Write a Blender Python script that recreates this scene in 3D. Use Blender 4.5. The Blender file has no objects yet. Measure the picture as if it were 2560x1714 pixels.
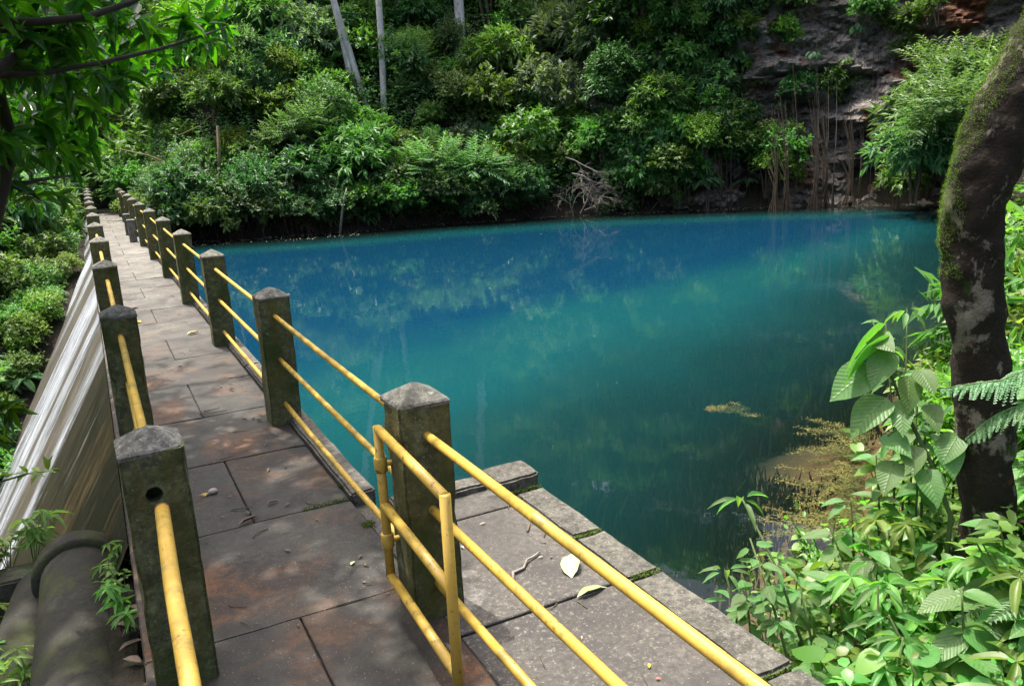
import bpy, bmesh, math, random
import numpy as np
from mathutils import Vector, Matrix, noise

rng = np.random.default_rng(7)
random.seed(7)
R = math.radians
scene = bpy.context.scene
C = scene.collection

# ------------------------------------------------------------------ camera
cam_d = bpy.data.cameras.new('camera')
cam = bpy.data.objects.new('camera', cam_d)
C.objects.link(cam)
cam_d.sensor_width = 36.0
cam_d.lens = 28.53
cam_d.clip_start = 0.05
cam_d.clip_end = 500.0
_r = Vector((0.88584, -0.46165, -0.04655))
_u = Vector((0.15109, 0.19214, 0.96967))
_f = Vector((0.43870, 0.86600, -0.23996))
cam.matrix_world = Matrix(((_r.x, _u.x, -_f.x, -1.0005), (_r.y, _u.y, -_f.y, -3.1995), (_r.z, _u.z, -_f.z, 1.8124), (0, 0, 0, 1)))
scene.camera = cam

# ------------------------------------------------------------------ sky and sun
SUN_AZ, SUN_EL = R(-16), R(71)
world = bpy.data.worlds.new('World')
scene.world = world
world.use_nodes = True
wn = world.node_tree.nodes
sky = wn.new('ShaderNodeTexSky')
sky.sky_type = 'NISHITA'
sky.sun_disc = False
sky.sun_elevation = SUN_EL
sky.sun_rotation = SUN_AZ
sky.air_density = 0.75
sky.dust_density = 7.0
sky.ozone_density = 0.4
wn['Background'].inputs['Strength'].default_value = 0.15
world.node_tree.links.new(sky.outputs[0], wn['Background'].inputs['Color'])
sun_d = bpy.data.lights.new('sun', 'SUN')
sun_d.energy = 2.5
sun_d.angle = R(0.8)
sun_d.color = (1.0, 0.95, 0.86)
sun = bpy.data.objects.new('sun', sun_d)
C.objects.link(sun)
S = Vector((math.sin(SUN_AZ) * math.cos(SUN_EL), math.cos(SUN_AZ) * math.cos(SUN_EL), math.sin(SUN_EL)))
sun.rotation_euler = S.to_track_quat('Z', 'Y').to_euler()
sun.location = S * 60
vs = scene.view_settings
vs.view_transform = 'Standard'
vs.look = 'None'
vs.exposure = 1.52
vs.gamma = 1.0
vs.use_curve_mapping = False
cy = scene.cycles
cy.use_denoising = True
cy.max_bounces = 7
cy.diffuse_bounces = 3
cy.glossy_bounces = 3
cy.transmission_bounces = 3
cy.transparent_max_bounces = 8
cy.caustics_reflective = False
cy.caustics_refractive = False
cy.sample_clamp_indirect = 4.0

# ------------------------------------------------------------------ mesh helpers
class MB:
    """collects vertices, faces and one float per vertex; build() links ONE mesh object"""
    def __init__(self):
        self.V, self.Q, self.T, self.A, self.UV = [], [], [], [], []
        self.n = 0
    def add(self, V, quads=None, tris=None, a=None):
        V = np.asarray(V, float).reshape(-1, 3)
        self.V.append(V)
        if quads is not None and len(quads): self.Q.append(np.asarray(quads, int) + self.n)
        if tris is not None and len(tris): self.T.append(np.asarray(tris, int) + self.n)
        self.A.append(np.full(len(V), .5) if a is None else np.broadcast_to(np.asarray(a, float), (len(V),)))
        self.n += len(V)
        return self
    def mesh(self, name, smooth=False):
        m = bpy.data.meshes.new(name)
        V = np.concatenate(self.V)
        Q = np.concatenate(self.Q) if self.Q else np.zeros((0, 4), int)
        T = np.concatenate(self.T) if self.T else np.zeros((0, 3), int)
        m.vertices.add(len(V)); m.vertices.foreach_set('co', V.ravel())
        loops = np.concatenate([Q.ravel(), T.ravel()])
        m.loops.add(len(loops)); m.loops.foreach_set('vertex_index', loops.astype(np.int32))
        npoly = len(Q) + len(T)
        m.polygons.add(npoly)
        starts = np.concatenate([np.arange(len(Q)) * 4, len(Q) * 4 + np.arange(len(T)) * 3])
        m.polygons.foreach_set('loop_start', starts.astype(np.int32))
        m.polygons.foreach_set('use_smooth', np.full(npoly, smooth))
        at = m.attributes.new('lv', 'FLOAT', 'POINT')
        at.data.foreach_set('value', np.concatenate(self.A).astype(np.float32))
        m.update(calc_edges=True)
        m.validate()
        return m
    def build(self, name, mat, parent=None, smooth=False):
        return obj(name, self.mesh(name, smooth), mat, parent)
    def box(self, x0, x1, y0, y1, z0, z1, a=None):
        V = [(x0, y0, z0), (x1, y0, z0), (x1, y1, z0), (x0, y1, z0), (x0, y0, z1), (x1, y0, z1), (x1, y1, z1), (x0, y1, z1)]
        return self.add(V, [(0, 3, 2, 1), (4, 5, 6, 7), (0, 1, 5, 4), (1, 2, 6, 5), (2, 3, 7, 6), (3, 0, 4, 7)], a=a)
    def tube(self, pts, rad, seg=6, cap=True, a=None):
        P = np.asarray(pts, float); n = len(P)
        rad = np.broadcast_to(np.asarray(rad, float), (n,))
        Tn = np.gradient(P, axis=0); Tn /= np.linalg.norm(Tn, axis=1)[:, None] + 1e-9
        ref = np.array([0, 0, 1.]) if abs(Tn[0][2]) < .9 else np.array([1., 0, 0])
        X = np.cross(Tn, ref); X /= np.linalg.norm(X, axis=1)[:, None] + 1e-9
        for i in range(1, n):
            if X[i] @ X[i - 1] < 0: X[i] = -X[i]
        Y = np.cross(Tn, X)
        th = np.arange(seg) * 2 * np.pi / seg
        V = P[:, None, :] + rad[:, None, None] * (np.cos(th)[None, :, None] * X[:, None, :] + np.sin(th)[None, :, None] * Y[:, None, :])
        q = []
        for i in range(n - 1):
            for j in range(seg):
                k = (j + 1) % seg
                q.append((i * seg + j, i * seg + k, (i + 1) * seg + k, (i + 1) * seg + j))
        V = V.reshape(-1, 3); t = []
        if cap:
            V = np.concatenate([V, P[:1], P[-1:]])
            for j in range(seg):
                k = (j + 1) % seg
                t.append((n * seg, k, j)); t.append((n * seg + 1, (n - 1) * seg + j, (n - 1) * seg + k))
        return self.add(V, q, t, a)
    def leaves(self, P, D, N, L, W, tpl, a=None):
        """many leaves at once: base points P, directions D, normals N, lengths L, widths W"""
        P = np.asarray(P, float); D = unit(np.asarray(D, float)); N = np.asarray(N, float)
        X = unit(np.cross(N, D)); N = np.cross(D, X)
        tv, tq, tt = tpl
        n, k = len(P), len(tv)
        L = np.broadcast_to(np.asarray(L, float), (n,)); W = np.broadcast_to(np.asarray(W, float), (n,))
        V = P[:, None] + tv[None, :, 0:1] * (L[:, None] * D)[:, None] + tv[None, :, 1:2] * (W[:, None] * X)[:, None] + tv[None, :, 2:3] * (L[:, None] * N)[:, None]
        off = (np.arange(n) * k)[:, None, None]
        q = (off + tq[None]).reshape(-1, 4) if len(tq) else None
        t = (off + tt[None]).reshape(-1, 3) if len(tt) else None
        if a is None: a = rng.random(n)
        return self.add(V.reshape(-1, 3), q, t, np.repeat(a, k))

def unit(v):
    return v / (np.linalg.norm(v, axis=-1, keepdims=True) + 1e-9)

def mkt(v, q, t):
    return np.array(v, float), np.array(q, int).reshape(-1, 4), np.array(t, int).reshape(-1, 3)

T_FAR = mkt([(0, 0, 0), (.42, .5, .05), (1, 0, -.1), (.42, -.5, .05)], [], [(0, 1, 2), (0, 2, 3)])
T_LEAF = mkt([(0, 0, 0), (.28, .42, .05), (.28, 0, .0), (.28, -.42, .05), (.62, .40, .03), (.62, 0, -.03), (.62, -.40, .03), (1, 0, -.16)],
             [(2, 1, 4, 5), (2, 5, 6, 3)], [(0, 1, 2), (0, 2, 3), (5, 4, 7), (5, 7, 6)])
def big_leaf_template(n=9, heart=0.0, droop=.25, cup=.10, acum=1.0):
    v, q = [], []
    for i in range(n + 1):
        s = i / n
        w = .5 * (math.sin(math.pi * s ** (.62 if heart else .85)) ** .8) * (1 - .25 * s) * (1.12)
        if i == n: w = 0.0
        if s > .8: w *= (1 - (s - .8) * 2.2 * acum)
        for j, uu in enumerate((-1, -.5, 0, .5, 1)):
            zz = cup * abs(uu) * (w * 1.6) - droop * s * s + .012 * math.sin(9 * s * math.pi) * abs(uu)
            v.append((s - heart * .16 * abs(uu) * (1 - s) * (s < .3), uu * w, zz))
    for i in range(n):
        for j in range(4):
            q.append((i * 5 + j, i * 5 + j + 1, (i + 1) * 5 + j + 1, (i + 1) * 5 + j))
    return mkt(v, q, [])
T_HEART = big_leaf_template(9, 1.0, .16, .06)
T_LANCE = big_leaf_template(7, 0.0, .30, .12)
T_MANGO = big_leaf_template(7, 0.0, .20, .14)

def obj(name, me, mat=None, parent=None):
    o = bpy.data.objects.new(name, me)
    C.objects.link(o)
    if mat is not None:
        if not me.materials: me.materials.append(mat)
    if parent is not None: o.parent = parent
    return o
def thing(name, label, cat, loc=(0, 0, 0), rotz=0, group=None):
    o = bpy.data.objects.new(name, None)
    C.objects.link(o)
    o.location = loc; o.rotation_euler = (0, 0, rotz)
    o.empty_display_size = .1
    return tag(o, label, cat, group)
def tag(o, label=None, cat=None, group=None, kind=None):
    if label: o['label'] = label
    if cat: o['category'] = cat
    if group: o['group'] = group
    if kind: o['kind'] = kind
    return o
def dup(root, loc, rot=(0, 0, 0), scl=(1, 1, 1), label=None, group=None):
    r = root.copy(); C.objects.link(r)
    r.location = loc; r.rotation_euler = rot; r.scale = scl
    if label: r['label'] = label
    if group: r['group'] = group
    for ch in list(root.children):
        c = ch.copy(); C.objects.link(c); c.parent = r
        for g in list(ch.children):
            d = g.copy(); C.objects.link(d); d.parent = c
    return r

# ------------------------------------------------------------------ materials
class NT:
    def __init__(self, name):
        self.m = bpy.data.materials.new(name); self.m.use_nodes = True
        self.t = self.m.node_tree; self.n = self.t.nodes; self.n.clear()
        self.out = self.n.new('ShaderNodeOutputMaterial')
    def new(self, typ, **kw):
        nd = self.n.new(typ)
        for k, v in kw.items():
            if k in nd.inputs: self.put(nd.inputs[k], v)
            else: setattr(nd, k, v)
        return nd
    def put(self, sock, v):
        if isinstance(v, bpy.types.NodeSocket): self.t.links.new(v, sock)
        elif isinstance(v, bpy.types.Node): self.t.links.new(v.outputs[0], sock)
        elif hasattr(v, '__len__') and len(v) == 3 and sock.type == 'RGBA': sock.default_value = (*v, 1)
        else: sock.default_value = v
    def coord(self, which='Object'):
        return self.new('ShaderNodeTexCoord').outputs[which]
    def pos(self):
        return self.new('ShaderNodeNewGeometry').outputs['Position']
    def noise(self, scale, vec=None, detail=4, rough=.6, dist=0., out='Fac'):
        nd = self.new('ShaderNodeTexNoise', Scale=scale, Detail=detail, Roughness=rough, Distortion=dist)
        if vec is not None: self.put(nd.inputs['Vector'], vec)
        return nd.outputs[out]
    def mapping(self, vec, scale=(1, 1, 1), rot=(0, 0, 0), loc=(0, 0, 0)):
        nd = self.new('ShaderNodeMapping'); self.put(nd.inputs['Vector'], vec)
        nd.inputs['Scale'].default_value = scale; nd.inputs['Rotation'].default_value = rot; nd.inputs['Location'].default_value = loc
        return nd.outputs[0]
    def ramp(self, fac, stops, interp='LINEAR'):
        nd = self.new('ShaderNodeValToRGB'); self.put(nd.inputs[0], fac)
        cr = nd.color_ramp; cr.interpolation = interp
        while len(cr.elements) < len(stops): cr.elements.new(.5)
        for e, (p, c) in zip(cr.elements, stops):
            e.position = p
            e.color = (c, c, c, 1) if not hasattr(c, '__len__') else (*c, 1)
        return nd.outputs[0]
    def mix(self, fac, a, b, mode='MIX'):
        nd = self.new('ShaderNodeMix', data_type='RGBA', blend_type=mode)
        self.put(nd.inputs[0], fac); self.put(nd.inputs[6], a); self.put(nd.inputs[7], b)
        return nd.outputs[2]
    def math(self, op, a, b=0., c=None):
        nd = self.new('ShaderNodeMath', operation=op)
        self.put(nd.inputs[0], a); self.put(nd.inputs[1], b)
        if c is not None: self.put(nd.inputs[2], c)
        return nd.outputs[0]
    def bump(self, h, strength=.4, dist=.02):
        return self.new('ShaderNodeBump', Height=h, Strength=strength, Distance=dist).outputs[0]
    def principled(self, col, rough=.7, normal=None, spec=.5, **kw):
        b = self.new('ShaderNodeBsdfPrincipled')
        self.put(b.inputs['Base Color'], col); self.put(b.inputs['Roughness'], rough)
        b.inputs['Specular IOR Level'].default_value = spec
        if normal is not None: self.put(b.inputs['Normal'], normal)
        for k, v in kw.items(): self.put(b.inputs[k], v)
        return b.outputs[0]
    def done(self, sh):
        self.t.links.new(sh, self.out.inputs['Surface']); return self.m

def leaf_mat(name, dark, light, trans=.35, gloss=.5, tcol=None, vary=.06, spec=.5, wear=None):
    t = NT(name)
    lv = t.new('ShaderNodeAttribute', attribute_name='lv').outputs['Fac']
    rnd = t.new('ShaderNodeObjectInfo').outputs['Random']
    col = t.mix(lv, dark, light)
    hsv = t.new('ShaderNodeHueSaturation')
    t.put(hsv.inputs['Color'], col)
    t.put(hsv.inputs['Hue'], t.math('MULTIPLY_ADD', rnd, vary, .5 - vary / 2))
    t.put(hsv.inputs['Value'], t.math('MULTIPLY_ADD', rnd, .5, .75))
    col = hsv.outputs[0]
    if wear:
        w = t.ramp(t.noise(wear[0], t.pos(), 3), [(.62, 0), (.70, 1)])
        col = t.mix(w, col, wear[1])
    p = t.principled(col, gloss, spec=spec)
    tr = t.new('ShaderNodeBsdfTranslucent')
    tm = t.mix(1.0, col, tcol or (1.5, 1.7, .55), 'MULTIPLY')
    t.put(tr.inputs['Color'], tm)
    mx = t.new('ShaderNodeMixShader'); mx.inputs[0].default_value = trans
    t.t.links.new(p, mx.inputs[1]); t.t.links.new(tr.outputs[0], mx.inputs[2])
    return t.done(mx.outputs[0])

MAT = {}
MAT['leaf_mid'] = leaf_mat('leaf mid green', (.040, .110, .022), (.145, .285, .062), gloss=.5)
MAT['leaf_blue'] = leaf_mat('leaf blue green', (.050, .130, .052), (.175, .315, .135), gloss=.5)
MAT['leaf_yellow'] = leaf_mat('leaf yellow green', (.075, .17, .018), (.20, .33, .05))
MAT['leaf_dark'] = leaf_mat('leaf dark green', (.024, .072, .020), (.085, .190, .055), gloss=.5)
MAT['leaf_grey'] = leaf_mat('leaf grey green', (.08, .14, .08), (.24, .33, .21), gloss=.5)
MAT['leaf_mango'] = leaf_mat('leaf mango', (.015, .050, .007), (.060, .130, .014), trans=.46, gloss=.25, tcol=(2.6, 3.0, .35))
MAT['leaf_herb'] = leaf_mat('leaf herb', (.075, .19, .030), (.21, .385, .085), trans=.48, gloss=.40, vary=.09)
MAT['leaf_fern'] = leaf_mat('leaf fern', (.08, .18, .075), (.16, .30, .14), trans=.4)
MAT['grass'] = leaf_mat('grass blade', (.05, .11, .02), (.14, .20, .05), trans=.35)
MAT['leaf_rust'] = leaf_mat('leaf rust', (.09, .045, .02), (.16, .09, .03), trans=.3)
MAT['leaf_gold'] = leaf_mat('leaf gold', (.28, .24, .06), (.42, .36, .10), trans=.3)

def hero_leaf_mat(name, base, light, trans):
    t = NT(name)
    uv = t.new('ShaderNodeUVMap').outputs[0]
    sp = t.new('ShaderNodeSeparateXYZ'); t.put(sp.inputs[0], uv)
    u = t.math('ABSOLUTE', t.math('SUBTRACT', sp.outputs[0], .5))
    v = sp.outputs[1]
    rib = t.math('SINE', t.math('MULTIPLY', t.math('SUBTRACT', v, t.math('MULTIPLY', u, .75)), 55.))
    ribl = t.ramp(rib, [(.80, 0), (1., 1)])
    mid = t.ramp(u, [(.0, 1), (.035, 0)])
    veins = t.math('MAXIMUM', t.math('MULTIPLY', ribl, .45), mid)
    rnd = t.new('ShaderNodeObjectInfo').outputs['Random']
    spots = t.ramp(t.noise(38, t.pos(), 2), [(.72, 0), (.75, 1)])
    patch = t.noise(7, t.coord(), 3)
    col = t.mix(patch, base, light)
    col = t.mix(t.math('MULTIPLY', veins, .45), col, (.20, .30, .12))
    col = t.mix(t.math('MULTIPLY', spots, .5), col, (.07, .05, .02))
    hsv = t.new('ShaderNodeHueSaturation'); t.put(hsv.inputs['Color'], col)
    t.put(hsv.inputs['Hue'], t.math('MULTIPLY_ADD', rnd, .05, .475)); t.put(hsv.inputs['Value'], t.math('MULTIPLY_ADD', rnd, .5, .75))
    nrm = t.bump(t.math('SUBTRACT', t.math('MULTIPLY', rib, .5), veins), .35, .004)
    p = t.principled(hsv.outputs[0], .42, nrm)
    tr = t.new('ShaderNodeBsdfTranslucent'); t.put(tr.inputs['Color'], t.mix(1., hsv.outputs[0], (1.6, 1.8, .5), 'MULTIPLY'))
    mx = t.new('ShaderNodeMixShader'); mx.inputs[0].default_value = trans
    t.t.links.new(p, mx.inputs[1]); t.t.links.new(tr.outputs[0], mx.inputs[2])
    return t.done(mx.outputs[0])
MAT['hero'] = hero_leaf_mat('broad leaf', (.070, .175, .045), (.145, .30, .085), .44)

def bark_mat(name, a, b, scale=8, extra=None, moss=None):
    t = NT(name); c = t.coord()
    n = t.noise(scale, t.mapping(c, (1, 1, .35)), 6, .65)
    col = t.mix(t.ramp(n, [(.35, 0), (.65, 1)]), a, b)
    if extra:
        col = t.mix(t.ramp(t.noise(extra[0], c, 5, .7), [(extra[2], 0), (extra[2] + .06, 1)]), col, extra[1])
    if moss:
        col = t.mix(t.ramp(t.noise(moss[0], c, 5, .65), [(moss[2], 0), (moss[2] + .1, 1)]), col, moss[1])
    return t.done(t.principled(col, .85, t.bump(n, .5, .03)))
MAT['bark_pale'] = bark_mat('pale bark', (.33, .32, .30), (.60, .59, .56), 6, (9, (.10, .10, .09), .60))
MAT['bark_dark'] = bark_mat('dark bark', (.012, .010, .008), (.035, .028, .02), 9)
MAT['bark_brown'] = bark_mat('brown twig', (.05, .035, .022), (.13, .095, .06), 9)
MAT['twig_grey'] = bark_mat('grey twig', (.16, .14, .12), (.32, .29, .25), 12)
MAT['root'] = bark_mat('root bark', (.022, .017, .013), (.06, .045, .034), 9)
MAT['stem'] = bark_mat('green stem', (.05, .08, .02), (.10, .15, .05), 12)

def mossy_trunk_mat():
    t = NT('mossy trunk bark'); c = t.coord()
    geo = t.new('ShaderNodeNewGeometry')
    n1 = t.noise(9, c, 8, .7, .4); n2 = t.noise(26, c, 6, .7)
    lich = t.ramp(t.noise(7.5, t.mapping(c, (1, 1, .7)), 9, .72, .3), [(.55, 0), (.60, 1)])
    col = t.mix(n2, (.008, .006, .004), (.034, .025, .015))
    col = t.mix(lich, col, t.mix(n2, (.07, .06, .042), (.30, .27, .21)))
    sx = t.new('ShaderNodeSeparateXYZ'); t.put(sx.inputs[0], geo.outputs['Position'])
    nx = t.new('ShaderNodeSeparateXYZ'); t.put(nx.inputs[0], geo.outputs['Normal'])
    hi = t.ramp(sx.outputs[2], [(.0, 0), (1.0, 1)])
    h = t.math('MULTIPLY', t.math('SUBTRACT', sx.outputs[2], 1.25), 1.4)
    upn = t.math('ADD', t.math('MULTIPLY', nx.outputs[2], .6), t.math('ADD', t.math('MULTIPLY', nx.outputs[0], -.55), t.math('MULTIPLY', nx.outputs[1], .75)))
    g = t.math('ADD', t.math('ADD', t.math('MULTIPLY', h, .35), t.math('MULTIPLY', upn, .55)), t.math('MULTIPLY', n1, 2.2))
    mossf = t.ramp(g, [(1.08, 0), (1.28, 1)])
    spotm = t.ramp(t.noise(5.2, c, 6, .7), [(.60, 0), (.66, 1)])
    mcol = t.mix(n2, (.03, .055, .005), (.14, .19, .015))
    col = t.mix(t.math('MULTIPLY', spotm, .8), col, (.025, .06, .008))
    col = t.mix(mossf, col, mcol)
    rust = t.ramp(t.noise(6, c, 5, .7), [(.64, 0), (.70, 1)])
    col = t.mix(t.math('MULTIPLY', rust, .5), col, (.16, .06, .015))
    b = t.bump(t.math('ADD', t.math('MULTIPLY', n1, .6), t.math('MULTIPLY', n2, .5)), .9, .05)
    return t.done(t.principled(col, .9, b, .3))
MAT['mossy_trunk'] = mossy_trunk_mat()

def concrete_mat(name, a, b, stain=(.06, .055, .02), moss=(.05, .06, .012), mossf=.55, streak=True, rough=.8, speck=.0):
    t = NT(name); c = t.coord(); rnd = t.new('ShaderNodeObjectInfo').outputs['Random']
    off = t.new('ShaderNodeVectorMath', operation='ADD'); t.put(off.inputs[0], c)
    cm = t.new('ShaderNodeCombineXYZ'); t.put(cm.inputs[0], t.math('MULTIPLY', rnd, 37.)); t.put(cm.inputs[1], t.math('MULTIPLY', rnd, 91.)); t.put(off.inputs[1], cm)
    c = off.outputs[0]
    n = t.noise(5, c, 8, .65); f = t.noise(60, c, 4, .7)
    col = t.mix(t.ramp(n, [(.3, 0), (.7, 1)]), a, b)
    col = t.mix(t.ramp(t.noise(28, c, 6, .75), [(.40, .75), (.62, 0)]), col, (.018, .018, .014))
    col = t.mix(t.ramp(t.noise(75, c, 3, .6), [(.60, 0), (.70, .5)]), col, tuple(min(1, v * 1.9) for v in b))
    if streak:
        s = t.noise(10, t.mapping(c, (1, 1, .12)), 5, .6)
        col = t.mix(t.ramp(s, [(.45, 0), (.70, .85)]), col, stain)
    m = t.noise(3.2, c, 6, .7)
    col = t.mix(t.ramp(m, [(mossf, 0), (mossf + .16, .9)]), col, moss)
    if speck:
        sp = t.ramp(t.noise(95, c, 3, .6), [(.60, 0), (.66, 1)])
        col = t.mix(t.math('MULTIPLY', sp, speck), col, (.42, .38, .32))
    bp = t.bump(t.math('ADD', t.math('MULTIPLY', n, .5), t.math('MULTIPLY', f, .5)), .7, .016)
    return t.done(t.principled(col, rough, bp, .35))
MAT['post'] = concrete_mat('post concrete', (.105, .115, .050), (.19, .205, .100), (.105, .088, .014), (.036, .054, .008), .47)
MAT['cap'] = concrete_mat('post cap concrete', (.10, .10, .08), (.27, .27, .235), (.08, .085, .03), (.05, .058, .02), .54, False)
MAT['dam_side'] = concrete_mat('weathered concrete', (.12, .12, .10), (.22, .22, .19), mossf=.5)
MAT['pipe_concrete'] = concrete_mat('pipe concrete', (.018, .019, .013), (.040, .039, .028), (.05, .052, .022), (.045, .055, .015), .50, False)
MAT['moss_wall'] = concrete_mat('mossy wall', (.05, .05, .04), (.10, .095, .08), moss=(.025, .05, .01), mossf=.42)
MAT['kerb'] = concrete_mat('kerb concrete', (.060, .058, .046), (.18, .172, .145), moss=(.05, .06, .015), mossf=.62, streak=False, speck=.25)

def slab_mat(name, landing=False):
    t = NT(name); c = t.pos(); rnd = t.new('ShaderNodeObjectInfo').outputs['Random']
    n = t.noise(2.1, c, 7, .65, .5); n2 = t.noise(1.0, c, 5, .6, .8); f = t.noise(70, c, 4, .7)
    if landing:
        col = t.mix(t.ramp(n, [(.38, 0), (.66, 1)]), (.038, .035, .030), (.098, .090, .076))
        col = t.mix(t.ramp(t.noise(1.6, c, 6, .6, .4), [(.58, 0), (.68, .8)]), col, (.27, .26, .235))
        sp = t.ramp(t.noise(48, c, 4, .75), [(.55, 0), (.63, 1)])
        col = t.mix(t.math('MULTIPLY', sp, t.ramp(n2, [(.40, .1), (.6, .7)])), col, (.26, .235, .185))
    else:
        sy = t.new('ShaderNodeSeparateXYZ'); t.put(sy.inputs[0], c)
        damp_shade = t.ramp(t.math('MULTIPLY_ADD', n2, 3.0, sy.outputs[1]), [(0., 1), (1., 0)]) if False else t.ramp(t.math('DIVIDE', t.math('MULTIPLY_ADD', n2, 5.0, sy.outputs[1]), 20.), [(.32, 1), (.85, 0)])  # near slabs darker: damp concrete plus the tree's shade put into the colour
        col = t.mix(t.ramp(n, [(.32, 0), (.68, 1)]), t.mix(damp_shade, (.125, .125, .108), (.026, .026, .021)), t.mix(damp_shade, (.245, .24, .21), (.070, .067, .055)))
        col = t.mix(t.math('MULTIPLY', t.ramp(n2, [(.49, 0), (.63, .95)]), t.ramp(sy.outputs[1], [(0., 1), (1., 1)]) if False else t.ramp(t.math('DIVIDE', sy.outputs[1], 8.), [(.25, 1), (.75, .3)])), col, t.mix(damp_shade, (.20, .18, .15), (.14, .058, .018)))
        col = t.mix(t.ramp(t.noise(3.3, c, 6, .7, .6), [(.46, 0), (.60, .85)]), col, t.mix(damp_shade, (.10, .09, .08), (.016, .015, .014)))
    col = t.mix(t.ramp(t.noise(30, c, 6, .75), [(.38, .7), (.6, 0)]), col, (.022, .020, .018))
    grit = t.ramp(t.noise(130, c, 2, .5), [(.68, 0), (.72, .6)])
    col = t.mix(grit, col, (.40, .34, .26))
    hs = t.new('ShaderNodeHueSaturation'); t.put(hs.inputs['Color'], col); t.put(hs.inputs['Value'], t.math('MULTIPLY_ADD', rnd, .3, .85))
    rough = t.ramp(n, [(.3, .45), (.7, .8)])
    return t.done(t.principled(hs.outputs[0], rough, t.bump(t.math('ADD', t.math('MULTIPLY', n, .4), t.math('MULTIPLY', f, .4)), .35, .008), .4))
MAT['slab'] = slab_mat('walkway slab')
MAT['landing'] = slab_mat('landing slab', True)
MAT['grout'] = concrete_mat('dark joint', (.02, .018, .015), (.04, .035, .03), moss=(.03, .05, .008), mossf=.6, streak=False)

def paint_mat():
    t = NT('yellow paint'); c = t.coord()
    n = t.noise(14, c, 6, .7); s = t.noise(60, c, 4, .7)
    col = t.mix(n, (.46, .29, .033), (.61, .42, .09))
    col = t.mix(t.ramp(t.noise(7, c, 6, .75), [(.52, 0), (.68, .6)]), col, (.22, .18, .035))
    col = t.mix(t.ramp(t.noise(3.5, c, 7, .78), [(.50, 0), (.62, .65)]), col, (.20, .15, .035))
    col = t.mix(t.ramp(t.noise(26, c, 5, .75), [(.60, 0), (.66, .85)]), col, (.10, .05, .016))
    col = t.mix(t.ramp(s, [(.66, 0), (.72, .8)]), col, (.16, .06, .015))
    return t.done(t.principled(col, t.ramp(n, [(.3, .34), (.7, .55)]), t.bump(n, .12, .004), .5))
MAT['paint'] = paint_mat()
MAT['rust'] = bark_mat('rusty metal', (.12, .04, .012), (.28, .12, .05), 30)
MAT['black'] = bark_mat('dark hollow', (.006, .006, .005), (.012, .011, .009), 10)

def spillway_mat():
    t = NT('spillway face'); c = t.pos()
    sp = t.new('ShaderNodeSeparateXYZ'); t.put(sp.inputs[0], c)
    y = t.math('MULTIPLY_ADD', sp.outputs[2], -1.0, sp.outputs[1])
    cv = t.new('ShaderNodeCombineXYZ'); t.put(cv.inputs[0], t.math('MULTIPLY', sp.outputs[0], .12)); t.put(cv.inputs[1], sp.outputs[1]); t.put(cv.inputs[2], t.math('MULTIPLY', sp.outputs[2], .12))
    st = t.noise(1.1, cv, 9, .74, .3); st2 = t.noise(15, cv, 7, .78, .2); lo = t.noise(.55, cv, 3, .5)
    wet = t.mix(t.ramp(st2, [(.35, 0), (.65, 1)]), (.004, .004, .003), (.036, .030, .018))
    zone = t.ramp(t.math('DIVIDE', sp.outputs[1], 20.), [(.08, -.14), (.18, .02), (.28, .14), (.40, .22), (.8, .27), (1., .22)])  # near end kept brown-black: dark streaks plus shade put into the colour
    w = t.math('ADD', t.math('ADD', t.math('MULTIPLY', st, .80), t.math('MULTIPLY', st2, .35)), zone)
    white = t.ramp(w, [(.68, 0), (.77, .6), (.90, 1)])
    bandm = t.ramp(t.math('ADD', lo, t.math('MULTIPLY', st2, .25)), [(.615, 0), (.66, 1)])
    col = t.mix(white, wet, t.mix(t.ramp(st2, [(.40, 0), (.58, 1)]), (.13, .14, .16), (.64, .69, .76)))
    col = t.mix(t.math('MULTIPLY', bandm, .85), col, t.mix(t.ramp(st2, [(.35, 0), (.65, 1)]), (.016, .012, .006), (.085, .060, .028)))
    rough = t.ramp(white, [(0, .5), (1, .38)])
    b = t.bump(t.math('ADD', st, t.math('MULTIPLY', st2, .8)), .35, .03)
    return t.done(t.principled(col, rough, b, .22))
MAT['spillway'] = spillway_mat()

def ground_mat():
    t = NT('leaf litter soil'); c = t.pos()
    n = t.noise(1.2, c, 8, .7); f = t.noise(22, c, 5, .75)
    col = t.mix(f, (.006, .005, .0035), (.026, .019, .012))
    col = t.mix(t.ramp(n, [(.5, 0), (.7, .6)]), col, (.03, .042, .014))
    sp = t.new('ShaderNodeSeparateXYZ'); t.put(sp.inputs[0], c)
    mud = t.math('MULTIPLY', t.ramp(t.math('MULTIPLY_ADD', sp.outputs[2], .5, 1.0), [(.0, 1), (.70, 1), (.74, 0)]), t.math('GREATER_THAN', sp.outputs[0], .12))
    col = t.mix(mud, col, t.mix(t.math('GREATER_THAN', sp.outputs[1], 6.), t.mix(t.ramp(t.math('MULTIPLY_ADD', sp.outputs[2], .5, 1.), [(.40, 0), (.58, 1)]), (.012, .020, .014), t.mix(n, (.22, .115, .048), (.11, .065, .03))), (.014, .012, .008)))
    return t.done(t.principled(col, .9, t.bump(f, .6, .05), .3))
MAT['ground'] = ground_mat()

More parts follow.
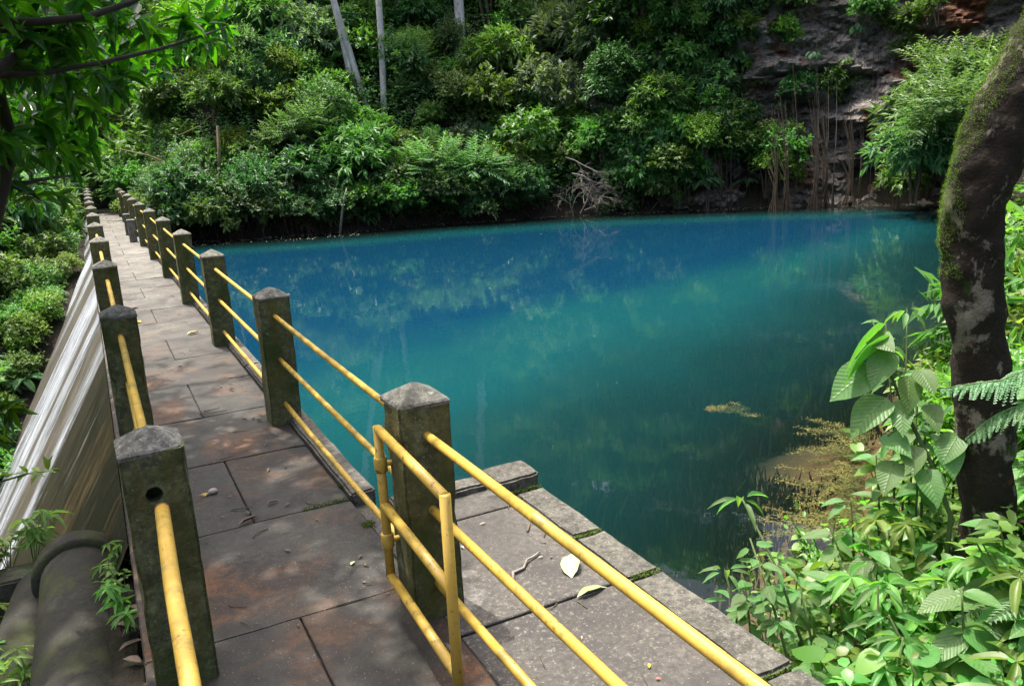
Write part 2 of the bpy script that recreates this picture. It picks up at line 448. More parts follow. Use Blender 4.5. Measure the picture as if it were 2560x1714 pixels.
RUSTS = [(23.3, 13.6, 5.0, 1.3), (22.3, 14.4, 3.4, .9)]
def rock_mat():
    t = NT('cliff rock'); c = t.pos()
    n = t.noise(.9, c, 8, .65); f = t.noise(7, t.mapping(c, (1, 1, 1.8)), 8, .72, .6)
    col = t.mix(t.ramp(f, [(.36, 0), (.62, 1)]), (.055, .049, .041), (.31, .285, .25))
    col = t.mix(t.ramp(n, [(.54, 0), (.66, .85)]), col, (.40, .375, .33))
    rust = t.ramp(t.noise(.42, t.mapping(c, loc=(3.1, .4, .8)), 4, .6, .4), [(.54, 0), (.61, .9)])
    col = t.mix(rust, col, t.mix(f, (.10, .05, .028), (.27, .12, .06)))
    for (cx, cy, cz, rr_) in RUSTS:
        dv = t.new('ShaderNodeVectorMath', operation='DISTANCE'); t.put(dv.inputs[0], c); dv.inputs[1].default_value = (cx, cy, cz)
        msk = t.ramp(t.math('ADD', t.math('DIVIDE', dv.outputs['Value'], rr_), t.math('MULTIPLY', n, .9)), [(.95, .95), (1.25, 0)])
        col = t.mix(msk, col, t.mix(f, (.07, .030, .014), (.20, .080, .034)))
    mo = t.ramp(t.noise(1.6, c, 6, .7), [(.58, 0), (.72, .8)])
    col = t.mix(mo, col, (.035, .05, .015))
    return t.done(t.principled(col, .85, t.bump(f, 1.0, .16), .3))
MAT['rock'] = rock_mat()

def water_mat():
    t = NT('lake water'); c = t.pos()
    dp = t.new('ShaderNodeAttribute', attribute_name='lv').outputs['Fac']     # depth of the water column in metres
    wob = t.math('MULTIPLY_ADD', t.noise(.5, c, 3, .5), .9, -.45)
    dpn = t.math('ADD', dp, t.math('MULTIPLY', wob, t.ramp(dp, [(.2, 0), (1., 1)])))
    turb = t.math('SUBTRACT', 1.0, t.math('POWER', 2.71828, t.math('MULTIPLY', dp, -.85)))
    col = t.ramp(t.math('DIVIDE', dpn, 3.2), [(0., (.012, .024, .014)), (.25, (.007, .038, .040)), (.58, (.006, .064, .074)), (1., (.003, .034, .070))], 'EASE')
    body = t.new('ShaderNodeBsdfDiffuse'); t.put(body.inputs['Color'], col)
    clear = t.new('ShaderNodeBsdfTransparent'); clear.inputs['Color'].default_value = (.80, .90, .86, 1)
    m1 = t.new('ShaderNodeMixShader'); t.put(m1.inputs[0], turb); t.t.links.new(clear.outputs[0], m1.inputs[1]); t.t.links.new(body.outputs[0], m1.inputs[2])
    rip = t.noise(2.2, t.mapping(c, (1, 1, 1)), 3, .5, .3)
    rip2 = t.noise(9., c, 2, .5)
    nrm = t.bump(t.math('ADD', rip, t.math('MULTIPLY', rip2, .25)), .06, .03)
    gl = t.new('ShaderNodeBsdfGlossy'); gl.inputs['Roughness'].default_value = .015; t.put(gl.inputs['Normal'], nrm)
    fr = t.new('ShaderNodeFresnel', IOR=1.333); t.put(fr.inputs['Normal'], nrm)
    m2 = t.new('ShaderNodeMixShader'); t.put(m2.inputs[0], fr.outputs[0]); t.t.links.new(m1.outputs[0], m2.inputs[1]); t.t.links.new(gl.outputs[0], m2.inputs[2])
    return t.done(m2.outputs[0])
MAT['water'] = water_mat()
def plain(name, col, rough=.7, trans=0.):
    t = NT(name); n = t.noise(25, t.coord(), 4, .6)
    cc = t.mix(n, tuple(v * .7 for v in col), tuple(min(1, v * 1.25) for v in col))
    return t.done(t.principled(cc, rough, t.bump(n, .2, .004)))
MAT['weed'] = plain('water weed', (.022, .026, .007))
MAT['weed_gold'] = plain('golden weed', (.135, .125, .018))
MAT['straw'] = plain('dry straw', (.24, .19, .07))
MAT['fleck'] = plain('pale fleck', (.45, .43, .33))
MAT['dead_leaf'] = plain('dead leaf', (.13, .095, .065))
MAT['pale_leaf'] = plain('pale fallen leaf', (.42, .52, .25), .5)
MAT['yellow_leaf'] = plain('yellow fallen leaf', (.50, .33, .05), .5)
MAT['seed'] = plain('seed pod', (.38, .33, .26), .6)
MAT['purple'] = plain('purple petal', (.14, .03, .42), .5)
MAT['yellow_petal'] = plain('yellow petal', (.75, .55, .02), .5)
MAT['red_bud'] = plain('red bud', (.35, .06, .03), .5)

# ------------------------------------------------------------------ ground
WL = -0.6
LAKE = [(0.1, .7), (0.1, 23.2), (1.9, 22.6), (4.8, 21.7), (8.9, 21.2), (13.1, 20.1), (16.8, 17.9), (20, 15.4), (22.3, 13), (21.8, 9.6), (17, 6.0), (11, 3.3), (7.5, 1.75), (5.6, 1.1), (4.2, .6), (3.2, .0), (2.4, -.5), (1.75, -.85), (1.25, -1.6), (.9, -2.2), (.9, .7)]
NAT = LAKE[1:19]
def segd(px, py, a, b):
    ax, ay = a; bx, by = b; dx, dy = bx - ax, by - ay
    t = max(0, min(1, ((px - ax) * dx + (py - ay) * dy) / (dx * dx + dy * dy)))
    return math.hypot(px - ax - t * dx, py - ay - t * dy)
def shore_d(x, y):
    return min(segd(x, y, a, b) for a, b in zip(NAT, NAT[1:]))
def inside(px, py):
    c = False; n = len(LAKE)
    for i in range(n):
        x1, y1 = LAKE[i]; x2, y2 = LAKE[(i + 1) % n]
        if (y1 > py) != (y2 > py) and px < (x2 - x1) * (py - y1) / (y2 - y1) + x1: c = not c
    return c
def sst(a, b, x):
    t = max(0., min(1., (x - a) / (b - a))); return t * t * (3 - 2 * t)
def lerpk(k, x):
    if x <= k[0][0]: return k[0][1]
    for (a, u), (b, v) in zip(k, k[1:]):
        if x <= b: return u + (v - u) * (x - a) / (b - a)
    return k[-1][1]
LK = [(-12, .1), (-3, -.1), (0, -.5), (1.7, -.75), (2.4, -3.2), (4, -4.8), (8, -4.7), (11, -3.4), (13, -2.05), (14.2, -1.25), (17, -.35), (22, -.2), (33, -.1), (36, 1.6), (50, 13), (70, 24)]
def ground_z(x, y):
    if x > .1:
        d = shore_d(x, y)
        if inside(x, y):
            k = sst(6, 13, y)
            return -.6 - min(3.2, .42 * d * (1 - k) + k * (.16 * min(d, 1.6) + .9 * max(0, d - 1.6)))
        if y < .7 and x < 1.2: return -.75
        w = sst(3.5, 9, y + .25 * x)
        near = -.6 + .34 * min(d, 1.0) + .12 * max(0, min(d, 4) - 1.0) + .5 * max(0, d - 4)
        far = -.6 + .75 * min(d, .7) + 1.2 * max(0, min(d, 8) - .7) + .75 * max(0, min(d, 15) - 8) + .45 * max(0, d - 15)
        z = near * (1 - w) + far * w
        if y > 22 and x < 3.2:
            s = sst(.2, 3.2, x); z = lerpk(LK, y) * (1 - s) + z * s
        return z
    if x > -1.1 and y < 33: return -.8
    z = lerpk(LK, y)
    r = max(0, -4.2 - x)
    return z + (.5 * sst(2, 6, y) + .08) * r - .25 * sst(2.4, 5, y) * sst(-1.5, -3.5, x) * (1 - sst(10, 16, y))

def axis(segs):
    out = []
    for a, b, st in segs:
        n = max(1, round((b - a) / st)); out += [a + (b - a) * i / n for i in range(n)]
    return out + [segs[-1][1]]
gx = axis([(-120, -30, 15), (-30, -10, 1.2), (-10, -1.2, .5), (-1.2, .09, .43), (.09, .11, .02), (.11, 8, .33), (8, 26, .7), (26, 45, 1.5), (45, 160, 15)])
gy = axis([(-80, -12, 10), (-12, -3, 1.2), (-3, 5, .33), (5, 40, .7), (40, 60, 1.6), (60, 180, 15)])
gv = []
for yy in gy:
    for xx in gx:
        z = ground_z(xx, yy)
        if z > -.55 or xx < -1.2: z += .10 * noise.noise((xx * .8, yy * .8, 0)) + .05 * noise.noise((xx * 2.3, yy * 2.3, 4))
        gv.append((xx, yy, z))
nx_ = len(gx)
gq = [(j * nx_ + i, j * nx_ + i + 1, (j + 1) * nx_ + i + 1, (j + 1) * nx_ + i) for j in range(len(gy) - 1) for i in range(nx_ - 1)]
tag(MB().add(gv, gq).build('ground', MAT['ground'], smooth=True), kind='structure')

# ------------------------------------------------------------------ water
wx = axis([(.11, 6, .25), (6, 24, .6)]); wy = axis([(-2.6, 4, .25), (4, 24, .6)])
wv = [(x, y, WL) for y in wy for x in wx]
wa = [max(0., WL - ground_z(x, y)) if inside(x, y) else 0. for y in wy for x in wx]
n_ = len(wx)
wq = [(j * n_ + i, j * n_ + i + 1, (j + 1) * n_ + i + 1, (j + 1) * n_ + i) for j in range(len(wy) - 1) for i in range(n_ - 1)]
tag(MB().add(wv, wq, a=wa).build('water', MAT['water'], smooth=True), kind='structure')

# ------------------------------------------------------------------ dam, walkway, landing
prof = [(-1.075, -.05)] + [(-1.08 - .6 * z, -.06 - z) for z in np.linspace(.08, 5.2, 22)]
ys = np.arange(1.0, 33.3, .45)
V, Q = [], []
for i, yy in enumerate(ys):
    for k, (px, pz) in enumerate(prof):
        dx = .02 * noise.noise((yy * .9, k * .12, 1.3)) + .006 * noise.noise((yy * 4, k * .1, 7))
        V.append((px + dx * (k > 0), yy, pz))
kk = len(prof)
for i in range(len(ys) - 1):
    for k in range(kk - 1): Q.append((i * kk + k, i * kk + k + 1, (i + 1) * kk + k + 1, (i + 1) * kk + k))
dam = thing('spillway_dam', 'concrete dam with white streaked sloping face below the posts on the ravine side', 'dam', (0, 0, 0))
MB().add(V, Q).build('spillway_face', MAT['spillway'], dam, True)
MB().box(-1.07, .135, -6, 33.4, -5.5, -.052).build('dam_body', MAT['dam_side'], dam)

walk = tag(MB().box(-1.068, .012, -6, 33.3, -.05, -.018).build('walkway', MAT['grout']), kind='structure')
def slab_mesh(w, l, name, h=.045, bev=.004):
    m = MB(); b = bev
    x, y = w / 2, l / 2
    rings = [(x, y, -h), (x, y, -b), (x - b, y - b, 0)]
    V = []
    for (a, c, z) in rings: V += [(-a, -c, z), (a, -c, z), (a, c, z), (-a, c, z)]
    q = [(8, 9, 10, 11)]
    for r in range(2):
        for j in range(4):
            k = (j + 1) % 4; q.append((r * 4 + j, r * 4 + k, (r + 1) * 4 + k, (r + 1) * 4 + j))
    return m.add(V, q).mesh(name)
ROW = .985; X0, X1, XM = -1.064, .008, -.49
def rough_box(x0, x1, y0, y1, z0, z1, amp=.008, st=.12, seed=0, bev=.012):
    """a block with worn uneven edges"""
    bm = bmesh.new(); bmesh.ops.create_cube(bm, size=1)
    bmesh.ops.scale(bm, vec=(x1 - x0, y1 - y0, z1 - z0), verts=bm.verts)
    bmesh.ops.translate(bm, vec=((x0 + x1) / 2, (y0 + y1) / 2, (z0 + z1) / 2), verts=bm.verts)
    bmesh.ops.bevel(bm, geom=bm.edges[:], offset=min(bev, (z1 - z0) * .3), segments=2, affect='EDGES')
    for ax in range(3):
        lo, hi = ((x0, x1), (y0, y1), (z0, z1))[ax]
        k = int((hi - lo) / st)
        for i in range(1, min(k, 40)):
            co = [0, 0, 0]; no = [0, 0, 0]; co[ax] = lo + (hi - lo) * i / min(k, 40); no[ax] = 1
            bmesh.ops.bisect_plane(bm, geom=bm.verts[:] + bm.edges[:] + bm.faces[:], plane_co=co, plane_no=no)
    for v in bm.verts:
        nn = noise.noise_vector((v.co.x * 5 + seed, v.co.y * 5, v.co.z * 5)) + .5 * noise.noise_vector((v.co.x * 17 + seed, v.co.y * 17, v.co.z * 17))
        v.co += nn * amp
    me = bpy.data.meshes.new('block'); bm.to_mesh(me); bm.free()
    return me
def worn_slab(w, l, seed):
    me = rough_box(-w / 2, w / 2, -l / 2, l / 2, -.045, 0, .0016, .075, seed, .0035)
    for v in me.vertices:
        e = min(w / 2 - abs(v.co.x), l / 2 - abs(v.co.y))
        if e < .02 and v.co.z > -.02: v.co.z -= max(0., noise.noise((v.co.x * 9 + seed, v.co.y * 9, 0))) * .010
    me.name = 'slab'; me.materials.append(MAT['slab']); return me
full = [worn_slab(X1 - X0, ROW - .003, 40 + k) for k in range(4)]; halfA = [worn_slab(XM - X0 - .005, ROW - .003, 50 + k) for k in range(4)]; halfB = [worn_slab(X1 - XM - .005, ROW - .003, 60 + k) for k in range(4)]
for n in range(-5, 34):
    y = -.19 + ROW * (n + .5)
    if n % 2 == 0: parts = [(full, (X0 + X1) / 2)]
    else: parts = [(halfA, (X0 + XM) / 2 - .0025), (halfB, (X1 + XM) / 2 + .0025)]
    for me, x in parts:
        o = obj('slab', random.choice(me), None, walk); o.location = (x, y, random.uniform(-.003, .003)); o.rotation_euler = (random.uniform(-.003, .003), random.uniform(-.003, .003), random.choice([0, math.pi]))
for i, y in enumerate(np.arange(.80, 33, 3.22)):
    o = obj('kerb_stone', rough_box(.016, .15, y, y + 3.2, -.12, .03, .006, .2, i), MAT['kerb'], walk)
landing = tag(obj('landing', rough_box(.145, .94, -4.5, .66, -1.6, -.03, .004, .4, 3), MAT['grout']), kind='structure')
for (y0, y1) in [(.26, .62), (-.64, .25), (-1.62, -.65), (-2.6, -1.63), (-3.6, -2.61)]:
    o = obj('slab', slab_mesh(.655, y1 - y0 - .008, 'slab', .05), MAT['landing'], landing); o.location = (.44, (y0 + y1) / 2, random.uniform(-.002, .002))
    w = slab_mesh(.10, y1 - y0 - .008, 'slab', .05); o = obj('slab', w, MAT['landing'], landing); o.location = (.062, (y0 + y1) / 2, -.004)
for i, (y0, y1) in enumerate([(-.22, .36), (-.66, -.23), (-1.42, -.67), (-2.4, -1.43), (-3.4, -2.41)]):
    obj('edge_stone', rough_box(.775, .945, y0, y1 - .012, -.14, .012, .007, .06, 11 + i), MAT['kerb'], landing)
obj('ledge', rough_box(.70, .955, .40, .63, -.12, .072, .014, .05, 21), MAT['kerb'], landing)
obj('ledge', rough_box(.16, .695, .50, .63, -.12, .040, .010, .05, 25), MAT['kerb'], landing)
MB().box(-.16, .14, -6, .66, -1.2, -.055).build('landing_core', MAT['grout'], landing)

jm = MB()
for (x0, x1, y, w_, n_) in [(.78, .94, -.225, .012, 260), (.80, .94, -.665, .014, 220), (.76, .93, -1.43, .012, 160), (.70, .95, .385, .018, 260), (-.25, .0, .80, .010, 260), (.0, .03, 1.0, .02, 120), (-.03, .03, .45, .03, 260)]:
    P_ = np.stack([rng.uniform(x0, x1, n_), y + rng.normal(0, w_ * .5, n_), rng.uniform(-.004, .012, n_)], 1)
    dd = rng.normal(0, 1, (n_, 3)); dd[:, 2] = abs(dd[:, 2]) + .3
    jm.leaves(P_, dd, rng.normal(0, 1, (n_, 3)), rng.uniform(.006, .014, n_), .006, T_FAR)
MAT['joint_moss'] = leaf_mat('joint moss', (.04, .075, .008), (.12, .19, .02), trans=.2, gloss=.8)
tag(jm.build('moss', MAT['joint_moss'], landing), kind='stuff')
# ------------------------------------------------------------------ railings
PW, HS, HA = .205, .88, .95
def worn(bm, amp, seed, chip=.010):
    for v in bm.verts:
        q = v.co + Vector((seed * 7.3, seed * 3.1, 0))
        n = noise.noise_vector(q * 9) * amp + noise.noise_vector(q * 28) * amp * .6
        e = sum(abs(abs(c) - PW / 2) < .02 for c in (v.co.x, v.co.y))
        if e >= 2:
            k = max(0., noise.noise(q * 6) - .15) * chip * 3
            n -= Vector((math.copysign(k, v.co.x), math.copysign(k, v.co.y), 0))
        v.co += Vector((n.x, n.y, n.z * .5))
def post_meshes(seed):
    bm = bmesh.new(); bmesh.ops.create_cube(bm, size=1)
    bmesh.ops.scale(bm, vec=(PW, PW, HS + .12), verts=bm.verts); bmesh.ops.translate(bm, vec=(0, 0, (HS - .12) / 2), verts=bm.verts)
    bmesh.ops.bevel(bm, geom=[e for e in bm.edges if abs(e.verts[0].co.z - e.verts[1].co.z) > .1], offset=.009, segments=2, affect='EDGES')
    for z in np.arange(-.08, HS, .05): bmesh.ops.bisect_plane(bm, geom=bm.verts[:] + bm.edges[:] + bm.faces[:], plane_co=(0, 0, z), plane_no=(0, 0, 1))
    for a in (-.05, 0, .05):
        for no in ((1, 0, 0), (0, 1, 0)): bmesh.ops.bisect_plane(bm, geom=bm.verts[:] + bm.edges[:] + bm.faces[:], plane_co=(a * no[0], a * no[1], 0), plane_no=no)
    worn(bm, .0028, seed)
    body = bpy.data.meshes.new('post'); bm.to_mesh(body); bm.free(); body.materials.append(MAT['post'])
    bm = bmesh.new(); b = .006; x = PW / 2; rings = []
    for (a, z) in [(x + .002, HS - .012), (x + .003, HS + .002), (x - .003, HS + .010), (x * .66, HS + .010 + (HA - HS - .01) * .33), (x * .33, HS + .01 + (HA - HS - .01) * .66)]:
        rings.append([bm.verts.new((sx * a + dx, sy * a + dy, z)) for sx, sy, dx, dy in [(-1, -1, b, 0), (0, -1, 0, 0), (1, -1, -b, 0), (1, -1, 0, b), (1, 0, 0, 0), (1, 1, 0, -b), (1, 1, -b, 0), (0, 1, 0, 0), (-1, 1, b, 0), (-1, 1, 0, -b), (-1, 0, 0, 0), (-1, -1, 0, b)]])
    top = bm.verts.new((0, 0, HA - .004))
    for r0, r1 in zip(rings, rings[1:]):
        for k in range(12): bm.faces.new((r0[k], r0[(k + 1) % 12], r1[(k + 1) % 12], r1[k]))
    for k in range(12): bm.faces.new((rings[-1][k], rings[-1][(k + 1) % 12], top))
    worn(bm, .003, seed + 5, .014)
    cap = bpy.data.meshes.new('cap'); bm.to_mesh(cap); bm.free(); cap.materials.append(MAT['cap'])
    return body, cap
PM = [post_meshes(k) for k in range(6)]
body_me = PM[0][0]
def add_post(root, x, y, z=0, s=1., me=None, h=1.):
    bm_, cm_ = random.choice(PM)
    o = obj('post', me or bm_, None, root); o.location = (x, y, z); o.scale = (s, s, h); o.rotation_euler = (random.uniform(-.008, .008), random.uniform(-.008, .008), random.uniform(-.02, .02))
    c = obj('cap', cm_, None, o); c.rotation_euler = (0, 0, random.choice([0, 1, 2, 3]) * math.pi / 2)
    return o
RAILZ = (.76, .46, .15)
def rail_mesh(a, b, r=.0225, collars=(), sag=0., seg=12):
    a, b = np.array(a, float), np.array(b, float); L = np.linalg.norm(b - a)
    ts = [(0, 1.)]
    for i in range(1, 6): ts.append((i / 6, 1.))
    for cc in collars: ts += [(cc - .004 / L, 1.), (cc - .003 / L, 1.06), (cc + .012 / L, 1.06), (cc + .013 / L, 1.)]
    ts.append((1, 1.)); ts.sort()
    P = [a + (b - a) * t + np.array([0, 0, -sag * 4 * t * (1 - t)]) for t, _ in ts]
    return MB().tube(P, [r * k for _, k in ts], seg)
lake_rail = thing('railing', 'long lakeside railing of concrete posts and yellow pipes along the walkway', 'railing', (0, -.387, 0))
RY = [-.387 + 2.745 * i for i in range(12)]
for i, y in enumerate(RY):
    add_post(lake_rail, random.uniform(-.004, .004), y + .387)
    if i + 1 < len(RY):
        for k, z in enumerate(RAILZ):
            rail_mesh((0, y + .387 + .06, z), (0, y + .387 + 2.745 - .06, z), .0158, [random.uniform(.1, .9)] if random.random() < .35 else [], random.uniform(0, .012)).build('rail', MAT['paint'], lake_rail, True)
LY = [-.318 + 2.708 * i for i in range(13)]
rav_rail = thing('railing', 'railing of concrete posts and yellow pipes along the ravine side of walkway', 'railing', (-.936, -.318, 0))
def holed_post():
    a = obj('tmp_a', body_me.copy()); 
    bm = bmesh.new(); 
    top = MB().add(*( [[(-PW/2+.008,-PW/2,HS),(PW/2-.008,-PW/2,HS)], None])) if False else None
    bm.from_mesh(a.data); bmesh.ops.holes_fill(bm, edges=bm.edges[:]); bmesh.ops.recalc_face_normals(bm, faces=bm.faces[:]); bm.to_mesh(a.data); bm.free()
    bm = bmesh.new(); bmesh.ops.create_cone(bm, cap_ends=True, segments=14, radius1=.029, radius2=.026, depth=.16, matrix=Matrix.Translation((-.012, -PW / 2, .735)) @ Matrix.Rotation(R(90), 4, 'X'))
    for v in bm.verts: v.co += noise.noise_vector(v.co * 40) * .004
    me = bpy.data.meshes.new('tmp_b'); bm.to_mesh(me); bm.free()
    b = obj('tmp_b', me)
    md = a.modifiers.new('cut', 'BOOLEAN'); md.operation = 'DIFFERENCE'; md.object = b; md.solver = 'EXACT'
    bpy.context.view_layer.update()
    out = bpy.data.meshes.new_from_object(a.evaluated_get(bpy.context.evaluated_depsgraph_get()))
    bpy.data.objects.remove(a); bpy.data.objects.remove(b)
    out.name = 'post'
    return out
hole_me = holed_post()
for i, y in enumerate(LY):
    add_post(rav_rail, random.uniform(-.004, .004), y + .318, 0, 1., hole_me if i == 0 else None)
    if i + 1 < len(LY):
        for k, z in enumerate(RAILZ):
            rail_mesh((0, y + .318 + .06, z), (0, y + .318 + 2.708 - .06, z), .0182, [random.uniform(.1, .9)] if random.random() < .4 else [], random.uniform(0, .012)).build('rail', MAT['paint'], rav_rail, True)
near_rail = thing('railing', 'three yellow pipes crossing the landing slab in front, end post out of view', 'railing', (0, -3.4, 0))
add_post(near_rail, 0.02, 0)
for k, z in enumerate(RAILZ):
    rail_mesh((0.02, .06, z + .01), (.0, 3.4 - .387 - .06, z), .0178, [(.70, .5, .80)[k]], .0).build('rail', MAT['paint'], near_rail, True)
# broken pipe leaning in front of the nearest ravine post
br = thing('broken_pipe', 'yellow pipe broken out of the nearest mossy post, rusty open end up', 'pipe', (-.95, -2.4, 0))
P = [(-.02, -.1, .40), (-.012, .35, .55), (-.008, .9, .665), (.0, 1.4, .70), (.018, 1.93, .70)]
pm = MB(); th = np.arange(14) * 2 * np.pi / 14
pm.tube(P, [.023] * 5, 14, cap=False); pm.build('pipe', MAT['paint'], br, True)
endv = []
c0 = np.array(P[-1]); 
for rr, yy in ((.0234, -.012), (.0236, .0), (.0195, .002), (.019, -.09)):
    for j, a_ in enumerate(th): endv.append((c0[0] + rr * math.cos(a_), c0[1] + yy + (.008 * math.sin(3 * a_ + 1) if yy > -.012 else 0), c0[2] + rr * math.sin(a_)))
eq = [(r * 14 + j, r * 14 + (j + 1) % 14, (r + 1) * 14 + (j + 1) % 14, (r + 1) * 14 + j) for r in range(3) for j in range(14)]
MB().add(endv, eq).build('rusty_end', MAT['rust'], br, True)
# the gate
gate = thing('gate', 'small yellow pipe gate swung open against the nearest lakeside post', 'gate', (-.145, -.34, 0))
gp = .0185
def gpipe(nm, a, b, r=gp, seg=12): MB().tube([a, (np.array(a) + np.array(b)) / 2, b], [r] * 3, seg).build(nm, MAT['paint'], gate, True)
gpipe('stile', (0, 0, .145), (0, 0, .785)); gpipe('stile', (-.025, -.72, .02), (-.025, -.72, .785))
for z in (.775, .46, .155): gpipe('rail', (0, -.005, z), (-.025, -.715, z))
for z in (.63, .31):
    hg = MB().tube([(0, 0, z - .03), (0, 0, z - .026), (0, 0, z + .026), (0, 0, z + .03)], [.0235, .0255, .0255, .0235], 14).build('hinge', MAT['paint'], gate, True)
    MB().tube([(0, 0, z), (.06, -.01, z)], [.012, .012], 8).build('hinge_pin', MAT['paint'], hg, True)
# two short bollards by the far lakeside posts
for k, (x, y, h, lab) in enumerate([(-.17, 17.3, .50, 'short square concrete bollard standing nearer of two beside the walkway posts'), (-.16, 19.3, .52, 'short square concrete bollard standing farther of two beside the walkway posts')]):
    b = thing('bollard', lab, 'bollard', (x, y, 0), .02, 'short bollards on the walkway')
    m = MB(); s_ = .075; V = []
    for (a_, z) in [(s_ + .004, -.02), (s_, h - .02), (s_ + .012, h - .018), (s_ + .012, h), (s_ - .005, h + .012)]: V += [(-a_, -a_, z), (a_, -a_, z), (a_, a_, z), (-a_, a_, z)]
    q = [(r * 4 + j, r * 4 + (j + 1) % 4, (r + 1) * 4 + (j + 1) % 4, (r + 1) * 4 + j) for r in range(4) for j in range(4)] + [(16, 17, 18, 19)]
    m.add(V[:8], q[:4]).build('shaft', MAT['cap'], b)
    MB().add(V[4:], [tuple(i - 4 for i in f) for f in q[4:]]).build('head', MAT['cap'], b)
tag(obj('end_wall', rough_box(-1.6, .5, 33.42, 33.7, -.6, 1.25, .015, .3, 5), MAT['moss_wall']), 'dark concrete wall closing the far end of the walkway', 'wall')

# ------------------------------------------------------------------ pipes beside the walkway
def sweep(nm, pts, rs, mat, par, seg=28):
    return MB().tube(pts, rs, seg).build(nm, mat, par, True)
pp = thing('drain_pipe', 'large mossy concrete pipe with raised collar lying beside the near left post', 'pipe', (-1.335, .4, -.38))
def yline(y0, y1, n, wob=.0): return [(wob * math.sin(i), y0 + (y1 - y0) * i / (n - 1), wob * math.cos(i * 1.7)) for i in range(n)]
sweep('barrel', yline(-3.2, 1.14, 24, .002), [.192] * 24, MAT['pipe_concrete'], pp)
sweep('collar', [(0, 1.05, 0), (0, 1.055, 0), (0, 1.07, 0), (0, 1.15, 0), (0, 1.19, 0), (0, 1.20, 0)], [.20, .228, .236, .236, .228, .20], MAT['pipe_concrete'], pp)
p2 = thing('drain_pipe', 'smaller mossy concrete pipe emerging below the collared pipe', 'pipe', (-1.63, 1.2, -.62))
sweep('barrel', [(.10, .55, .06), (.05, .25, .03), (0, 0, 0), (-.08, -.35, -.07), (-.2, -.9, -.2)], [.17] * 5, MAT['pipe_concrete'], p2)
hw = tag(obj('head_wall', rough_box(-3.6, -1.08, 1.78, 1.98, -2.8, -.44, .018, .16, 31), MAT['moss_wall']), 'low dark mossy concrete wall behind the collared pipe', 'wall')

# ------------------------------------------------------------------ cliff
CB = [(14.1, 20.2), (15.9, 18.7), (17.75, 17.2), (19.75, 15.7), (21.6, 13.7), (23.2, 11.4), (24.4, 9.0)]
def cliff_base(t):
    t = max(0, min(.9999, t)) * (len(CB) - 1); i = int(t); f = t - i
    return Vector((CB[i][0] * (1 - f) + CB[i + 1][0] * f, CB[i][1] * (1 - f) + CB[i + 1][1] * f, 0))
def cliff_pt(t, h):
    b = cliff_base(t); tn = (cliff_base(t + .02) - cliff_base(t - .02)).normalized(); inl = Vector((-tn.y, tn.x, 0))
    if inl.dot(Vector((1, 1, 0))) < 0: inl = -inl
    p = b + inl * (.26 * h) + Vector((0, 0, -1.0 + h))
    q = Vector((p.x, p.y, p.z * 1.6))
    d = 1.1 * noise.fractal(q * .28, 1., 2., 4) + .55 * (abs(noise.noise(q * .75)) * 2 - .5) + .26 * (abs(noise.noise(q * 1.7)) * 2 - .5) + .16 * (abs(noise.noise(q * 4.1)) * 2 - .5) + .08 * noise.noise(q * 10)
    strat = .36 * (((p.z * 1.3 + .9 * noise.noise(q * .35) + .25 * (p.x - p.y)) % 1.0) - .5) * (.4 + abs(noise.noise(q * .6)) * 1.6)
    undercut = -.7 * math.exp(-((p.z - .1) / .7) ** 2) * (.5 + noise.noise((t * 9, 0, 0)))
    return p - inl * (d + strat + undercut), inl
NU, NV = 240, 170
V, Q = [], []
for j in range(NV):
    for i in range(NU): V.append(tuple(cliff_pt(i / (NU - 1), 13 * j / (NV - 1))[0]))
Q = [(j * NU + i, j * NU + i + 1, (j + 1) * NU + i + 1, (j + 1) * NU + i) for j in range(NV - 1) for i in range(NU - 1)]
tag(MB().add(V, Q).build('cliff', MAT['rock'], smooth=False), kind='structure')

# ------------------------------------------------------------------ foliage prototypes
UP = np.array([0, 0, 1.])
def rdir(n, zmin=-1.):
    z = rng.uniform(zmin, 1, n); a = rng.uniform(0, 2 * np.pi, n); s = np.sqrt(1 - z * z)
    return np.stack([s * np.cos(a), s * np.sin(a), z], 1)
def crown(lobes, sprigs, per, L, W, droop=.4, spread=.8, slen=.3, tpl=T_FAR, fill=.55, flat=False, zmin=-.45, keep=None):
    """leafy mass: sprigs on lumpy lobes, leaves set along each sprig"""
    m = MB()
    w = np.array([r ** 2 for _, r in lobes]); w = w / w.sum()
    idx = rng.choice(len(lobes), sprigs, p=w)
    cen = np.array([c for c, _ in lobes])[idx]; rad = np.array([r for _, r in lobes])[idx]
    dr = rdir(sprigs, zmin)
    rr = rad * (fill + (1 - fill) * np.sqrt(rng.random(sprigs))) * (1 + .12 * rng.standard_normal(sprigs))
    P = cen + dr * rr[:, None] * np.array([1, 1, .85])
    ax = unit(dr * 1.0 + UP * .25 + rdir(sprigs) * .55)
    shade = rng.random(sprigs)
    side = unit(np.cross(ax, UP)); nn = unit(np.cross(side, ax))
    for k in range(per):
        t = (k + .5) / per
        base = P + ax * (slen * (t - .3))[..., None] if np.ndim(t) else P + ax * slen * (t - .3) - UP * droop * .12 * t * t
        if flat: off = side * (1 if k % 2 else -1) + nn * 0.08
        else:
            a = k * 2.4 + rng.uniform(0, 6.3, sprigs); off = side * np.cos(a)[:, None] + nn * np.sin(a)[:, None]
        D = unit(ax * (.55 + .5 * t) + off * spread - UP * droop * rng.uniform(.4, 1.3, sprigs)[:, None])
        N = unit(UP + .5 * rdir(sprigs) + .2 * dr)
        ls = L * rng.uniform(.65, 1.25, sprigs)
        m.leaves(base, D, N, ls, W * ls / L, tpl, np.clip(shade * .6 + rng.random(sprigs) * .4, 0, 1))
    return m
